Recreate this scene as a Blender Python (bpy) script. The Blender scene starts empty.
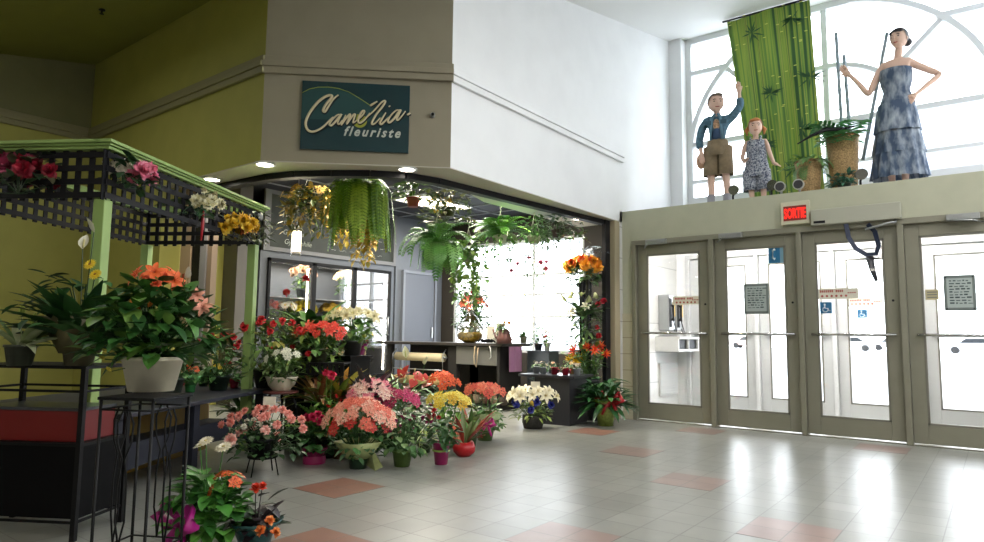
WORLD = 6.0; HALL = 75; EXPO = 0.52
import bpy, bmesh, math, random
from mathutils import Vector, Matrix
random.seed(7)
C = bpy.context.scene.collection
PI = math.pi
R = math.radians
# ---------------------------------------------------------------- camera
FPX = 660.0; YAW = R(37.5); PITCH = math.atan(65/660); ROLL = 0.012
fw = Vector((-math.sin(YAW)*math.cos(PITCH), math.cos(YAW)*math.cos(PITCH), math.sin(PITCH)))
r0 = Vector((math.cos(YAW), math.sin(YAW), 0)); u0 = r0.cross(fw)
rt = r0*math.cos(ROLL)+u0*math.sin(ROLL); up = rt.cross(fw)
EYE = Vector((0, 0, 1.0))
cam = bpy.data.cameras.new('camera'); co = bpy.data.objects.new('camera', cam); C.objects.link(co)
m = Matrix((rt, up, -fw)).transposed().to_4x4(); m.translation = EYE
co.matrix_world = m
cam.sensor_width = 36; cam.lens = 36*FPX/984; cam.clip_start = 0.05; cam.clip_end = 300
bpy.context.scene.camera = co
def at(px, py, ax, v):
    d = fw*FPX+rt*(px-492)-up*(py-271); i = 'xyz'.index(ax)
    return EYE+d*((v-EYE[i])/d[i])
# ---------------------------------------------------------------- materials
def s2l(c): return c/12.92 if c <= .04045 else ((c+.055)/1.055)**2.4
def hexc(h): h = h.lstrip('#'); return tuple(s2l(int(h[i:i+2], 16)/255) for i in (0, 2, 4))+(1,)
MC = {}
def mat(name, col, rough=.6, metal=0, var=.0, scale=30, emit=0, trans=0, spec=.5, col2=None, bump=0, sss=0, alpha=1, detail=3):
    if name in MC: return MC[name]
    m = bpy.data.materials.new(name); m.use_nodes = True; nt = m.node_tree; b = nt.nodes['Principled BSDF']
    c = hexc(col); b.inputs['Base Color'].default_value = c
    b.inputs['Roughness'].default_value = rough; b.inputs['Metallic'].default_value = metal
    b.inputs['Specular IOR Level'].default_value = spec
    if trans: b.inputs['Transmission Weight'].default_value = trans; b.inputs['IOR'].default_value = 1.3
    if alpha < 1: b.inputs['Alpha'].default_value = alpha
    if emit: b.inputs['Emission Color'].default_value = c; b.inputs['Emission Strength'].default_value = emit
    if sss: b.inputs['Subsurface Weight'].default_value = sss
    if var or col2 or bump:
        tc = nt.nodes.new('ShaderNodeTexCoord'); n = nt.nodes.new('ShaderNodeTexNoise')
        n.inputs['Scale'].default_value = scale; n.inputs['Detail'].default_value = detail
        nt.links.new(tc.outputs['Object'], n.inputs['Vector'])
        r = nt.nodes.new('ShaderNodeValToRGB'); r.color_ramp.elements[0].position = .35; r.color_ramp.elements[1].position = .65
        if col2: r.color_ramp.elements[0].color = c; r.color_ramp.elements[1].color = hexc(col2)
        else:
            r.color_ramp.elements[0].color = tuple(x*(1-var) for x in c[:3])+(1,)
            r.color_ramp.elements[1].color = tuple(min(1, x*(1+var)) for x in c[:3])+(1,)
        nt.links.new(n.outputs['Fac'], r.inputs['Fac']); nt.links.new(r.outputs['Color'], b.inputs['Base Color'])
        if bump:
            bp = nt.nodes.new('ShaderNodeBump'); bp.inputs['Strength'].default_value = bump; bp.inputs['Distance'].default_value = .01
            nt.links.new(n.outputs['Fac'], bp.inputs['Height']); nt.links.new(bp.outputs['Normal'], b.inputs['Normal'])
    MC[name] = m; return m
def brickmat(name, col, col2, mortar, w, h, ms=.02, rough=.4, offset=0, loc=(0, 0, 0), rot=(0, 0, 0), bump=.3, var=.05):
    if name in MC: return MC[name]
    m = bpy.data.materials.new(name); m.use_nodes = True; nt = m.node_tree; b = nt.nodes['Principled BSDF']
    tc = nt.nodes.new('ShaderNodeTexCoord'); mp = nt.nodes.new('ShaderNodeMapping'); k = nt.nodes.new('ShaderNodeTexBrick')
    mp.inputs['Location'].default_value = loc; mp.inputs['Rotation'].default_value = rot
    nt.links.new(tc.outputs['Object'], mp.inputs['Vector']); nt.links.new(mp.outputs['Vector'], k.inputs['Vector'])
    k.inputs['Color1'].default_value = hexc(col); k.inputs['Color2'].default_value = hexc(col2); k.inputs['Mortar'].default_value = hexc(mortar)
    k.inputs['Scale'].default_value = 1; k.inputs['Brick Width'].default_value = w; k.inputs['Row Height'].default_value = h
    k.inputs['Mortar Size'].default_value = ms; k.inputs['Mortar Smooth'].default_value = .2; k.offset = offset; k.squash = 1
    n = nt.nodes.new('ShaderNodeTexNoise'); n.inputs['Scale'].default_value = 5; n.inputs['Detail'].default_value = 6
    nt.links.new(tc.outputs['Object'], n.inputs['Vector'])
    mx = nt.nodes.new('ShaderNodeMix'); mx.data_type = 'RGBA'; mx.blend_type = 'MULTIPLY'; mx.inputs[0].default_value = 1
    r = nt.nodes.new('ShaderNodeValToRGB'); r.color_ramp.elements[0].position = .3; r.color_ramp.elements[1].position = .7
    r.color_ramp.elements[0].color = (1-var*3, 1-var*3, 1-var*3, 1)
    nt.links.new(n.outputs['Fac'], r.inputs['Fac']); nt.links.new(k.outputs['Color'], mx.inputs[6]); nt.links.new(r.outputs['Color'], mx.inputs[7])
    nt.links.new(mx.outputs[2], b.inputs['Base Color']); b.inputs['Roughness'].default_value = rough
    bp = nt.nodes.new('ShaderNodeBump'); bp.inputs['Strength'].default_value = bump; bp.inputs['Distance'].default_value = .003; bp.invert = True
    nt.links.new(k.outputs['Fac'], bp.inputs['Height']); nt.links.new(bp.outputs['Normal'], b.inputs['Normal'])
    MC[name] = m; return m
def glassmat(name, refl=.08, tint='ffffff', rough=0.0):
    if name in MC: return MC[name]
    m = bpy.data.materials.new(name); m.use_nodes = True; nt = m.node_tree; nt.nodes.remove(nt.nodes['Principled BSDF'])
    out = nt.nodes['Material Output']; t = nt.nodes.new('ShaderNodeBsdfTransparent'); g = nt.nodes.new('ShaderNodeBsdfGlossy')
    t.inputs[0].default_value = hexc(tint); g.inputs['Roughness'].default_value = rough
    mx = nt.nodes.new('ShaderNodeMixShader'); lw = nt.nodes.new('ShaderNodeLayerWeight'); lw.inputs[0].default_value = .35
    mt = nt.nodes.new('ShaderNodeMath'); mt.operation = 'MULTIPLY_ADD'; mt.inputs[1].default_value = .3; mt.inputs[2].default_value = refl
    nt.links.new(lw.outputs['Fresnel'], mt.inputs[0]); nt.links.new(mt.outputs[0], mx.inputs[0])
    nt.links.new(t.outputs[0], mx.inputs[1]); nt.links.new(g.outputs[0], mx.inputs[2]); nt.links.new(mx.outputs[0], out.inputs[0])
    MC[name] = m; return m
# ---------------------------------------------------------------- mesh helpers
def BM(): return bmesh.new()
def box(bm, x0, x1, y0, y1, z0, z1, mi=0, M=None):
    vs = [bm.verts.new(Vector((x, y, z)) if M is None else M @ Vector((x, y, z))) for z in (z0, z1) for x, y in ((x0, y0), (x1, y0), (x1, y1), (x0, y1))]
    for f in ((3, 2, 1, 0), (4, 5, 6, 7), (0, 1, 5, 4), (1, 2, 6, 5), (2, 3, 7, 6), (3, 0, 4, 7)):
        bm.faces.new([vs[i] for i in f]).material_index = mi
def prism(bm, pts, z0, z1, mi=0):
    a = [bm.verts.new((p[0], p[1], z0)) for p in pts]; b = [bm.verts.new((p[0], p[1], z1)) for p in pts]; n = len(pts)
    bm.faces.new(a[::-1]).material_index = mi; bm.faces.new(b).material_index = mi
    for i in range(n): bm.faces.new((a[i], a[(i+1) % n], b[(i+1) % n], b[i])).material_index = mi
def tube(bm, pts, r, n=8, mi=0, cap=True, smooth=True):
    pts = [Vector(p) for p in pts]; rs = r if isinstance(r, (list, tuple)) else [r]*len(pts); rings = []
    ref = None
    for i, p in enumerate(pts):
        d = (pts[min(i+1, len(pts)-1)]-pts[max(i-1, 0)]).normalized()
        if ref is None: ref = Vector((0, 0, 1)) if abs(d.z) < .9 else Vector((1, 0, 0))
        a = d.cross(ref)
        if a.length < 1e-4: a = d.cross(Vector((0, 1, 0)))
        a.normalize(); b = d.cross(a); ref = -b if False else ref
        rings.append([bm.verts.new(p+(a*math.cos(2*PI*k/n)+b*math.sin(2*PI*k/n))*rs[i]) for k in range(n)])
    for i in range(len(rings)-1):
        for k in range(n):
            f = bm.faces.new((rings[i][k], rings[i][(k+1) % n], rings[i+1][(k+1) % n], rings[i+1][k])); f.material_index = mi; f.smooth = smooth
    if cap:
        bm.faces.new(rings[0][::-1]).material_index = mi; bm.faces.new(rings[-1]).material_index = mi
def lathe(bm, prof, n=20, mi=0, c=(0, 0, 0), ruf=0, smooth=True, cap0=True, cap1=False, k=0):
    rings = []
    for j, (r, z) in enumerate(prof):
        rr = [r*(1+(ruf*math.sin(i*PI*2/n*(k or n/2.5))*(j/len(prof)) if ruf else 0)) for i in range(n)]
        rings.append([bm.verts.new((c[0]+rr[i]*math.cos(2*PI*i/n), c[1]+rr[i]*math.sin(2*PI*i/n), c[2]+z)) for i in range(n)])
    for i in range(len(rings)-1):
        for q in range(n):
            f = bm.faces.new((rings[i][q], rings[i][(q+1) % n], rings[i+1][(q+1) % n], rings[i+1][q])); f.material_index = mi; f.smooth = smooth
    if cap0: bm.faces.new(rings[0][::-1]).material_index = mi
    if cap1: bm.faces.new(rings[-1]).material_index = mi
def ball(bm, c, r, mi=0, sub=2, sc=(1, 1, 1)):
    M = Matrix.Translation(c) @ Matrix.Diagonal((r*sc[0], r*sc[1], r*sc[2], 1))
    o = bmesh.ops.create_icosphere(bm, subdivisions=sub, radius=1, matrix=M)
    for f in {f for v in o['verts'] for f in v.link_faces}: f.material_index = mi; f.smooth = True
def meshof(bm, name, mats):
    me = bpy.data.meshes.new(name); bm.normal_update(); bm.to_mesh(me); bm.free()
    for q in (mats if isinstance(mats, (list, tuple)) else [mats]): me.materials.append(q)
    return me
def obj(name, bm, mats, parent=None, loc=None, rz=None, bevel=0):
    me = bm if isinstance(bm, bpy.types.Mesh) else meshof(bm, name, mats)
    o = bpy.data.objects.new(name, me); C.objects.link(o)
    if parent: o.parent = parent
    if loc is not None: o.location = loc
    if rz is not None: o.rotation_euler.z = rz
    if bevel:
        md = o.modifiers.new('bevel', 'BEVEL'); md.width = bevel; md.segments = 2; md.limit_method = 'ANGLE'
    return o
def thing(name, label, cat, loc=(0, 0, 0), rz=0, group=None):
    o = bpy.data.objects.new(name, None); C.objects.link(o); o.empty_display_size = .1
    o.location = loc; o.rotation_euler.z = rz; o['label'] = label; o['category'] = cat
    if group: o['group'] = group
    return o
def tag(o, label, cat, group=None):
    o['label'] = label; o['category'] = cat
    if group: o['group'] = group
    return o
def struct(name, bm, mats, parent=None, bevel=0):
    o = obj(name, bm, mats, parent, bevel=bevel)
    if not parent: o['kind'] = 'structure'
    return o
def text(body, size, mats, parent, name, M, shear=0, ext=.002, align='CENTER', off=0, space=1, sx=1):
    cu = bpy.data.curves.new(name, 'FONT'); cu.body = body; cu.size = size; cu.extrude = ext; cu.align_x = align; cu.shear = shear; cu.offset = off; cu.space_character = space
    cu.resolution_u = 3
    t = bpy.data.objects.new(name, cu); C.objects.link(t); bpy.context.view_layer.update()
    me = bpy.data.meshes.new_from_object(t.evaluated_get(bpy.context.evaluated_depsgraph_get())); bpy.data.objects.remove(t)
    me.transform(M @ Matrix.Diagonal((sx, 1, 1, 1)))
    me.materials.clear(); me.materials.append(mats)
    return obj(name, me, None, parent)
# text on a wall that faces -Y: local x -> +X, local y -> +Z
def facing(o, e):   # o origin, e unit direction to the viewer's right along the wall
    e = Vector(e).normalized(); z = Vector((0, 0, 1)); n = e.cross(z)
    M = Matrix((e, z, n)).transposed().to_4x4(); M.translation = Vector(o); return M
# ---------------------------------------------------------------- base materials
M_floor = brickmat('glazed_pale_floor_tile', '92938d', '888983', '6f6f69', .214, .214, .003, .3, 0, (3.49, -2.93, 0), bump=.5, var=.04)
M_red = brickmat('red_floor_tile', '8f6a5c', '876254', '6f6f69', .214, .214, .003, .32, 0, (3.49, -2.93, 0), bump=.5, var=.05)
M_white = mat('white_wall_paint', 'e6e7e8', .6, var=.02, scale=3)
M_ceil = mat('white_ceiling_paint', 'e8e8e6', .7)
M_green = mat('olive_green_wall_paint', 'a8a556', .65, var=.04, scale=4)
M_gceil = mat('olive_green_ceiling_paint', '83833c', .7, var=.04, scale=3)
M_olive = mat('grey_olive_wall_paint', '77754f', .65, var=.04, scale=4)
M_greige = mat('warm_greige_fascia_paint', '948d7a', .6, var=.03, scale=4)
M_mould = mat('pale_olive_moulding_paint', '8f8a66', .5)
M_beige = mat('beige_green_wall_paint', 'b4b59f', .55, var=.03, scale=5)
M_tilew = brickmat('beige_wall_tile', 'bfb9a0', 'bab49b', '9a947c', .3, .2, .006, .3, 0, (0, 0, 0), (PI/2, 0, 0), .3, .02)
M_wtile = brickmat('white_vestibule_tile', 'dcdcda', 'd6d6d4', 'a9a9a9', .4, .25, .006, .3, .0, (0, 0, 0), (PI/2, 0, PI/2), .3, .02)
M_frame = mat('grey_beige_door_metal', '8b897a', .4, .3, var=.03, scale=6)
M_white_fr = mat('white_window_metal', 'dcdee0', .4)
M_steel = mat('brushed_steel', 'a9abac', .3, .8)
M_black = mat('black_iron', '08080a', .6, 0, spec=.25)
M_dark = mat('dark_track_metal', '14141a', .5, .1, spec=.3)
M_glass = glassmat('window_glass', .03)
M_shopwall = mat('charcoal_shop_paint', '3d3f48', .6)
M_greypaint = mat('slate_grey_paint', '62676f', .5, var=.03, scale=5)
M_brownw = mat('dark_brown_shop_paint', '3a352f', .6)
M_lamp = mat('downlight_glow', 'fff6e2', emit=22)
M_chrome = mat('chrome', 'c8c8c8', .15, 1)
def arealight(name, loc, sx, sy, power, col=(1, .95, .85), rot=(0, 0, 0)):
    l = bpy.data.lights.new(name, 'AREA'); l.shape = 'RECTANGLE'; l.size = sx; l.size_y = sy; l.energy = power; l.color = col
    o = bpy.data.objects.new(name, l); C.objects.link(o); o.location = loc; o.rotation_euler = rot; return o
# ---------------------------------------------------------------- room shell
def ceilz(y): return 4.2+.21*(y-3.17)
XW, YG, YD, YO, XL = -3.76, 3.17, 7.62, 9.4, -8.5
bm = BM()
box(bm, -11, 3.4, -5, 9.55, -.2, 0)
red = [(0, 0), (1, -1), (0, 4)]; glare_pale = [(1, 3), (2, 2), (2, 0), (1, 5), (3, 5), (3, 1)]
struct('floor', bm, M_floor)
bm = BM()
for i, j in red:
    cx, cy = -3.49+.856*i, 2.93+.856*j
    box(bm, cx-.212, cx+.212, cy-.212, cy+.212, 0, .0008)
struct('floor', bm, M_red)
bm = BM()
for i, j in glare_pale:  # same red tile, coloured paler to stand in for glare on the floor
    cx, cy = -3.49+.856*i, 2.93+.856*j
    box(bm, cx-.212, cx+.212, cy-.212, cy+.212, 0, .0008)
struct('floor', bm, brickmat('glare_pale_red_floor_tile', '968078', '8f7b73', '6f6f69', .214, .214, .003, .32, 0, (3.49, -2.93, 0), bump=.5, var=.05))
def slope_ceiling(name, x0, x1, y0, y1, m):
    bm = BM(); vs = [bm.verts.new((x, y, ceilz(y)+dz)) for dz in (0, .15) for x, y in ((x0, y0), (x1, y0), (x1, y1), (x0, y1))]
    for f in ((3, 2, 1, 0), (4, 5, 6, 7), (0, 1, 5, 4), (1, 2, 6, 5), (2, 3, 7, 6), (3, 0, 4, 7)): bm.faces.new([vs[i] for i in f])
    return struct(name, bm, m)
slope_ceiling('ceiling', -4.6, 3.4, -5, 9.55, M_ceil)
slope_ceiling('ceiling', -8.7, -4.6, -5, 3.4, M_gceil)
slope_ceiling('ceiling', -8.7, -4.6, 3.4, 9.55, M_ceil)
# left wall
bm = BM(); box(bm, XL-.2, XL, -5, YG+.2, 0, 3.3); struct('wall_left', bm, M_green)
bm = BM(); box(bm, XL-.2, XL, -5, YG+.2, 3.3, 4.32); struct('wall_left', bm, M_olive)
# green wall beside the shop mouth and above it
bm = BM(); box(bm, XL-.2, -6.62, YG, YG+.2, 0, 2.47); box(bm, XL-.2, -4.94, YG, YG+.2, 2.47, 3.3); struct('wall_back', bm, M_green)
bm = BM(); prism(bm, [(XL-.2, YG), (-4.94, YG), (-5.0, YG+.2), (XL-.2, YG+.2)], 3.3, 4.3); struct('wall_back', bm, M_green)
# chamfer with the shop sign
bm = BM(); prism(bm, [(-4.94, YG), (XW, 4.28), (XW-.2, 4.38), (-5.0, YG+.2)], 2.47, 4.6); struct('wall_corner', bm, M_greige)
# white bulkhead and wall
bm = BM(); prism(bm, [(XW, 4.28), (XW, YD), (XW-.2, YD), (XW-.2, 4.38)], 2.47, 5.2); prism(bm, [(XW, YD), (XW, YO+.15), (XW-.2, YO+.15), (XW-.2, YD)], 2.6, 5.6)
struct('wall_right', bm, M_white)
# mouldings
def moulding(name, a, b, n, m):
    a, b, n = Vector((*a, 0)), Vector((*b, 0)), Vector((*n, 0)); bm = BM()
    for d, z0, z1 in ((.05, 3.30, 3.35), (.03, 3.35, 3.40), (.035, 3.24, 3.30)):
        q = [a, b, b+n*d, a+n*d]; 
        if (b-a).cross(n).z < 0: q = q[::-1]
        prism(bm, [(v.x, v.y) for v in q], z0, z1)
    struct(name, bm, m, bevel=.006)
moulding('trim_1', (XL, YG), (-4.93, YG), (0, -1), M_mould)
moulding('trim_2', (-4.96, YG-.0), (XW+.02, 4.28), (.685, -.728), M_greige)
moulding('trim_3', (XW, 4.25), (XW, YD), (1, 0), M_white)
moulding('trim_4', (XL, -5), (XL, YG), (1, 0), M_mould)
# soffit behind the fascia and the rolling-grille track
outer = [(-6.62, YG+.0), (-4.94, YG), (XW, 4.28), (XW, YD)]
inner = [(-4.4, YD), (-4.42, 5.6), (-4.13, 4.7), (-4.22, 4.22), (-4.42, 3.98), (-4.7, 3.78), (-5.0, 3.6), (-5.3, 3.52), (-6.62, 3.52)]
bm = BM(); prism(bm, outer+inner, 2.462, 2.47)
struct('ceiling', bm, mat('soffit_paint', 'c4bfb4', .6))
tr = [(-6.62, 3.5), (-5.99, 3.47), (-5.3, 3.5), (-5.0, 3.58), (-4.7, 3.75), (-4.42, 3.95), (-4.22, 4.18), (-4.12, 4.5), (-4.1, 4.75), (-3.98, 6.2), (-3.88, 7.4)]
bm = BM()
for i in range(len(tr)-1):
    a, b = Vector((*tr[i], 0)), Vector((*tr[i+1], 0)); d = (b-a).normalized(); n = Vector((-d.y, d.x, 0))*.045
    prism(bm, [tuple((a-n)[:2]), tuple((b-n)[:2]), tuple((b+n)[:2]), tuple((a+n)[:2])], 2.405, 2.462)
struct('trim_15', bm, M_dark)
# shop interior
bm = BM(); box(bm, -9.6, -9.5, 5.3, YO+.15, 0, 3.1); struct('wall_shop_left', bm, M_greypaint)
bm = BM(); box(bm, -11, -8.4, 5.1, 5.3, 0, 3.1); struct('wall_shop_corner', bm, mat('grey_brown_shop_paint', '55524e', .6))
bm = BM(); box(bm, -8.95, -8.75, 3.37, 5.1, 0, 3.1); box(bm, -10.6, -8.9, 5.04, 5.1, 0, 3.1); struct('wall_shop_side', bm, M_green)
bm = BM(); prism(bm, [(-11, YG+.2), (-5.05, YG+.2), (XW-.2, 4.42), (XW-.2, YO), (-11, YO)], 3.1, 3.18)
struct('ceiling', bm, mat('dark_shop_ceiling', '1c1e28', .7))
bm = BM()
for y in (5.2, 5.8, 6.4, 7.0, 7.6, 8.2, 8.8): box(bm, -8.4, -4.5, y-.012, y+.012, 3.085, 3.1)
for x in (-8.0, -7.4, -6.8, -6.2, -5.6, -5.0): box(bm, x-.012, x+.012, 4.2, 9.3, 3.085, 3.1)
struct('trim_5', bm, mat('ceiling_grid_white', '8d9098', .5))
# shop window wall
bm = BM(); wx0, wx1, wz0, wz1 = -8.12, -5.32, .72, 2.68
box(bm, -9.6, wx0, YO, YO+.15, 0, 3.1); box(bm, wx1, XW, YO, YO+.15, 0, 3.1); box(bm, wx0, wx1, YO, YO+.15, 0, wz0); box(bm, wx0, wx1, YO, YO+.15, wz1, 3.1)
struct('wall_shop_back', bm, M_brownw)
def window(name, x0, x1, z0, z1, y, vs, hs, w=.05, d=.08, m=None):
    m = m or M_white_fr; bm = BM()
    box(bm, x0, x0+w, y-d/2, y+d/2, z0, z1); box(bm, x1-w, x1, y-d/2, y+d/2, z0, z1)
    box(bm, x0+w, x1-w, y-d/2, y+d/2, z0, z0+w); box(bm, x0+w, x1-w, y-d/2, y+d/2, z1-w, z1)
    for v in vs: box(bm, v-w/2, v+w/2, y-d/2+.004, y+d/2-.004, z0+w, z1-w)
    for h in hs: box(bm, x0+w, x1-w, y-d/2+.008, y+d/2-.008, h-w*.35, h+w*.35)
    f = struct(name, bm, m)
    bm = BM(); box(bm, x0+w*.5, x1-w*.5, y-.004, y+.004, z0+w*.5, z1-w*.5); p = obj('pane', bm, M_glass, f)
    return f
window('window_1', wx0, wx1, wz0, wz1, YO+.06, (-6.32,), (1.34, 1.72, 2.06))
# wall between shop and vestibule + jamb
bm = BM(); box(bm, XW-.12, XW, 7.55, YO, 0, 2.6); struct('wall_vestibule_left', bm, M_wtile)
bm = BM(); box(bm, XW-.12, XW+.0, 7.42, 7.55, 0, 2.47); struct('trim_6', bm, mat('jamb_tan_metal', 'a59a80', .5), bevel=.01)
bm = BM(); box(bm, XW-.12, XW-.07, 7.3, 7.42, 0, 2.47); struct('trim_7', bm, M_dark)
# door wall: above doors, ledge, wall strip with tiles
bm = BM(); box(bm, XW, 3.4, YD, YD+.12, 2.2, 2.6); box(bm, XW, -3.62, YD, YD+.12, 1.3, 2.2); struct('wall_entrance', bm, M_beige)
bm = BM(); box(bm, XW, -3.62, YD-.012, YD+.12, .1, 1.3); struct('wall_entrance_tile', bm, M_tilew).name = 'wall_entrance'
bm = BM(); box(bm, XW, -3.62, YD-.03, YD+.12, 0, .1); struct('baseboard_entrance', bm, M_tilew)
bm = BM(); box(bm, XW, 3.4, YD+.12, YO, 2.5, 2.6); struct('ceiling', bm, mat('ledge_white', 'dddddb', .6))
bm = BM(); box(bm, .2, 3.4, YD, YD+.12, 0, 2.2); struct('wall_entrance', bm, M_beige)
# outer vestibule wall and upper window wall
bm = BM(); box(bm, XW, 3.4, YO+.0, YO+.15, 2.2, 2.98); box(bm, .25, 3.4, YO, YO+.15, 0, 2.2); box(bm, XW, -3.57, YO, YO+.15, 2.98, 5.65); box(bm, XW, -3.6, YO, YO+.15, 0, 2.2)
struct('wall_outer', bm, M_white)
bm = BM(); prism(bm, [(XW, 9.22), (-3.57, 9.22), (-3.57, 9.4), (XW, 9.4)], 2.6, ceilz(9.2)); struct('trim_8', bm, M_white)
# clerestory window with arched muntins
bm = BM(); x0, x1, z0, z1 = -3.57, .25, 2.98, 5.6; cx, cz = -1.67, 3.63
def bar(bm, x0, x1, z0, z1, d=.05, y=YO+.06): box(bm, x0, x1, y-d, y+d, z0, z1)
bar(bm, x0, x0+.08, z0, z1); bar(bm, x1-.08, x1, z0, z1); bar(bm, x0+.08, x1-.08, z0, 3.06); bar(bm, x0+.08, x1-.08, 5.42, z1)
for z, h in ((3.3, .05), (3.86, .07)): bar(bm, x0+.08, x1-.08, z-h/2, z+h/2, .045)
bar(bm, x0+.08, -2.96, 4.93, 5.0, .045); bar(bm, -.42, x1-.08, 4.93, 5.0, .045)
bar(bm, cx-.035, cx+.035, 3.06, 5.42, .04)
def arc(bm, r, w, a0, a1, n, d=.05):
    y0, y1 = YO+.06-d, YO+.06+d; pr = None
    for i in range(n+1):
        a = a0+(a1-a0)*i/n; q = [bm.verts.new((cx+rr*math.cos(a), y, cz+rr*math.sin(a))) for rr in (r-w/2, r+w/2) for y in (y0, y1)]
        if pr:
            for s, t in ((0, 1), (1, 3), (3, 2), (2, 0)): bm.faces.new((pr[s], pr[t], q[t], q[s]))
        pr = q
arc(bm, 1.86, .07, .12, PI-.12, 40, .055); arc(bm, 1.0, .06, .23, PI-.23, 28, .05)
for a in (PI/4, 3*PI/4):
    M = Matrix.Translation((cx, YO+.06, cz)) @ Matrix.Rotation(-a, 4, 'Y'); box(bm, 1.0, 1.86, -.035, .035, -.03, .03, M=M)
f = struct('window_2', bm, M_white_fr); bm = BM(); box(bm, x0+.04, x1-.04, YO+.056, YO+.064, z0+.04, z1-.04); obj('pane', bm, M_glass, f)
# walls behind the camera (the hall goes on there)
bm = BM(); box(bm, 3.2, 3.4, -5, YO+.15, 0, 5.65); struct('wall_far_right', bm, M_white)
bm = BM(); box(bm, -8.7, 3.4, -5.2, -5, 0, 2.9); struct('wall_front', bm, mat('hall_wall_shade', '8b887b', .7))
# doors ---------------------------------------------------------------------
def door(n, x0, x1, y, out=False, mt=None):
    mt = mt or M_frame; st = .12; bm = BM(); d = .022; top = 2.152
    box(bm, x0, x0+st, y-d, y+d, .022, top); box(bm, x1-st, x1, y-d, y+d, .022, top)
    box(bm, x0+st, x1-st, y-d, y+d, .022, .2); box(bm, x0+st, x1-st, y-d, y+d, 2.03, top)
    o = struct('door_%d' % n, bm, mt, bevel=.004)
    bm = BM(); box(bm, x0+st-.01, x1-st+.01, y-.004, y+.004, .19, 2.04); obj('pane', bm, M_glass, o)
    if True:
        bm = BM(); s = -1
        box(bm, x0+st+.0, x0+st+.02, y-.024, y+.0, .2, 2.03); box(bm, x1-st-.02, x1-st, y-.024, y, .2, 2.03); box(bm, x0+st, x1-st, y-.024, y, .2, .22); box(bm, x0+st, x1-st, y-.024, y, 2.01, 2.03)
        obj('glazing_bead', bm, mat('door_bead', '77756a' if not out else 'c8cacc', .4), o)
        bm = BM(); tube(bm, [(x0+.07, y-.07, 1.06), (x1-.04, y-.07, 1.06)], .013, 8)
        for x in (x0+.08, x1-.05): tube(bm, [(x, y-.075, 1.06), (x, y-.015, 1.06)], .012, 6)
        obj('push_bar', bm, M_chrome, o)
        bm = BM(); tube(bm, [(x1-.06, y-.03, 1.4), (x1-.06, y-.02, 1.4)], .012, 8); obj('lock_cylinder', bm, M_dark, o)
    return o
leaves = [(-3.565, -2.655), (-2.595, -1.70), (-1.645, -.765), (-.705, .175)]
doors = [door(i+1, a, b, YD+.05) for i, (a, b) in enumerate(leaves)]
doorso = [door(i+5, a, b, YO+.05, True, mat('white_outer_door_metal', 'c3c5c6', .4, .2)) for i, (a, b) in enumerate(leaves)]
def dframe(name, y, m):
    bm = BM()
    for a, b in ((-3.62, -3.567), (-2.653, -2.597), (-1.698, -1.647), (-.763, -.707), (.177, .23)): box(bm, a, b, y-.03, y+.11, 0, 2.15)
    box(bm, -3.62, .23, y-.03, y+.11, 2.15, 2.21); box(bm, -3.62, .23, y+.0, y+.1, 0, .01)
    struct(name, bm, m, bevel=.004)
dframe('trim_9', YD, M_frame); dframe('trim_10', YO, mat('white_outer_frame', 'cfd0d2', .4))
def closer(x, name, label, y=YD, side=1):
    t = thing('door_closer', label, 'door closer', (x, y+.0, 2.17))
    bm = BM(); box(bm, -.13, .13, -.09, -.031, -.03, .03); obj('body', bm, M_steel, t, bevel=.006)
    bm = BM(); tube(bm, [(-.1, -.1, -.03), (.08*side, -.18, -.055)], .009, 6); tube(bm, [(.08*side, -.18, -.055), (.16*side, -.04, -.06)], .009, 6); obj('arm', bm, M_steel, t)
closer(-3.28, 'a', 'steel door closer above the leftmost entrance door', side=-1); closer(-2.38, 'b', 'steel door closer above the second entrance door from the left', side=-1)
closer(-.22, 'c', 'steel door closer above the rightmost entrance door')
# ---------------------------------------------------------------- emergency sign, door operator, stickers
FY = YD-.0005
t = thing('exit_sign', 'red lit SORTIE exit sign in a pale box above the entrance doors', 'exit sign', (-1.69, YD, 2.24))
bm = BM(); box(bm, -.145, .145, -.06, 0, 0, .25); obj('housing', bm, mat('sign_housing', 'c9c5ad', .5), t, bevel=.006)
bm = BM(); box(bm, -.115, .115, -.064, -.06, .04, .2); obj('face', bm, mat('sign_face', '7a241e', .5, emit=.12), t)
text('SORTIE', .15, mat('sign_letters', 'ff2418', .6, emit=1.1), t, 'lettering', facing((0, -.066, .068), (1, 0, 0)), ext=.001, sx=.45, off=.003)
for dx, lb in ((-.16, 'left'), (.03, 'right')):
    t = thing('emergency_light', 'small round emergency lamp, %s one of the pair above the exit sign' % lb, 'emergency light', (-1.69+dx, YD+.05, 2.6))
    bm = BM(); tube(bm, [(0, .02, 0), (0, .02, .07)], .012, 8); obj('stem', bm, M_steel, t)
    bm = BM(); tube(bm, [(0, .05, .09), (0, .0, .09), (0, -.045, .085)], [.03, .055, .06], 14); obj('shell', bm, mat('lamp_shell', 'b9b9b2', .4), t)
    bm = BM(); tube(bm, [(0, -.046, .085), (0, -.05, .085)], .048, 14); obj('lens', bm, mat('lamp_lens', '5c5c60', .1, .6), t)
t = thing('door_operator', 'long grey automatic door operator box above the third entrance door', 'door operator', (-1.12, YD, 2.2))
bm = BM(); box(bm, -.41, .41, -.1, 0, 0, .17); obj('housing', bm, mat('operator_grey', 'a9a99a', .5), t, bevel=.01)
bm = BM(); box(bm, -.38, -.27, -.104, -.1, .02, .045); obj('badge', bm, M_dark, t)
bm = BM(); tube(bm, [(.36, -.07, 0), (.36, -.07, -.03), (.33, -.1, -.03), (.1, -.14, -.09)], .011, 8); obj('arm', bm, M_steel, t)
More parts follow.
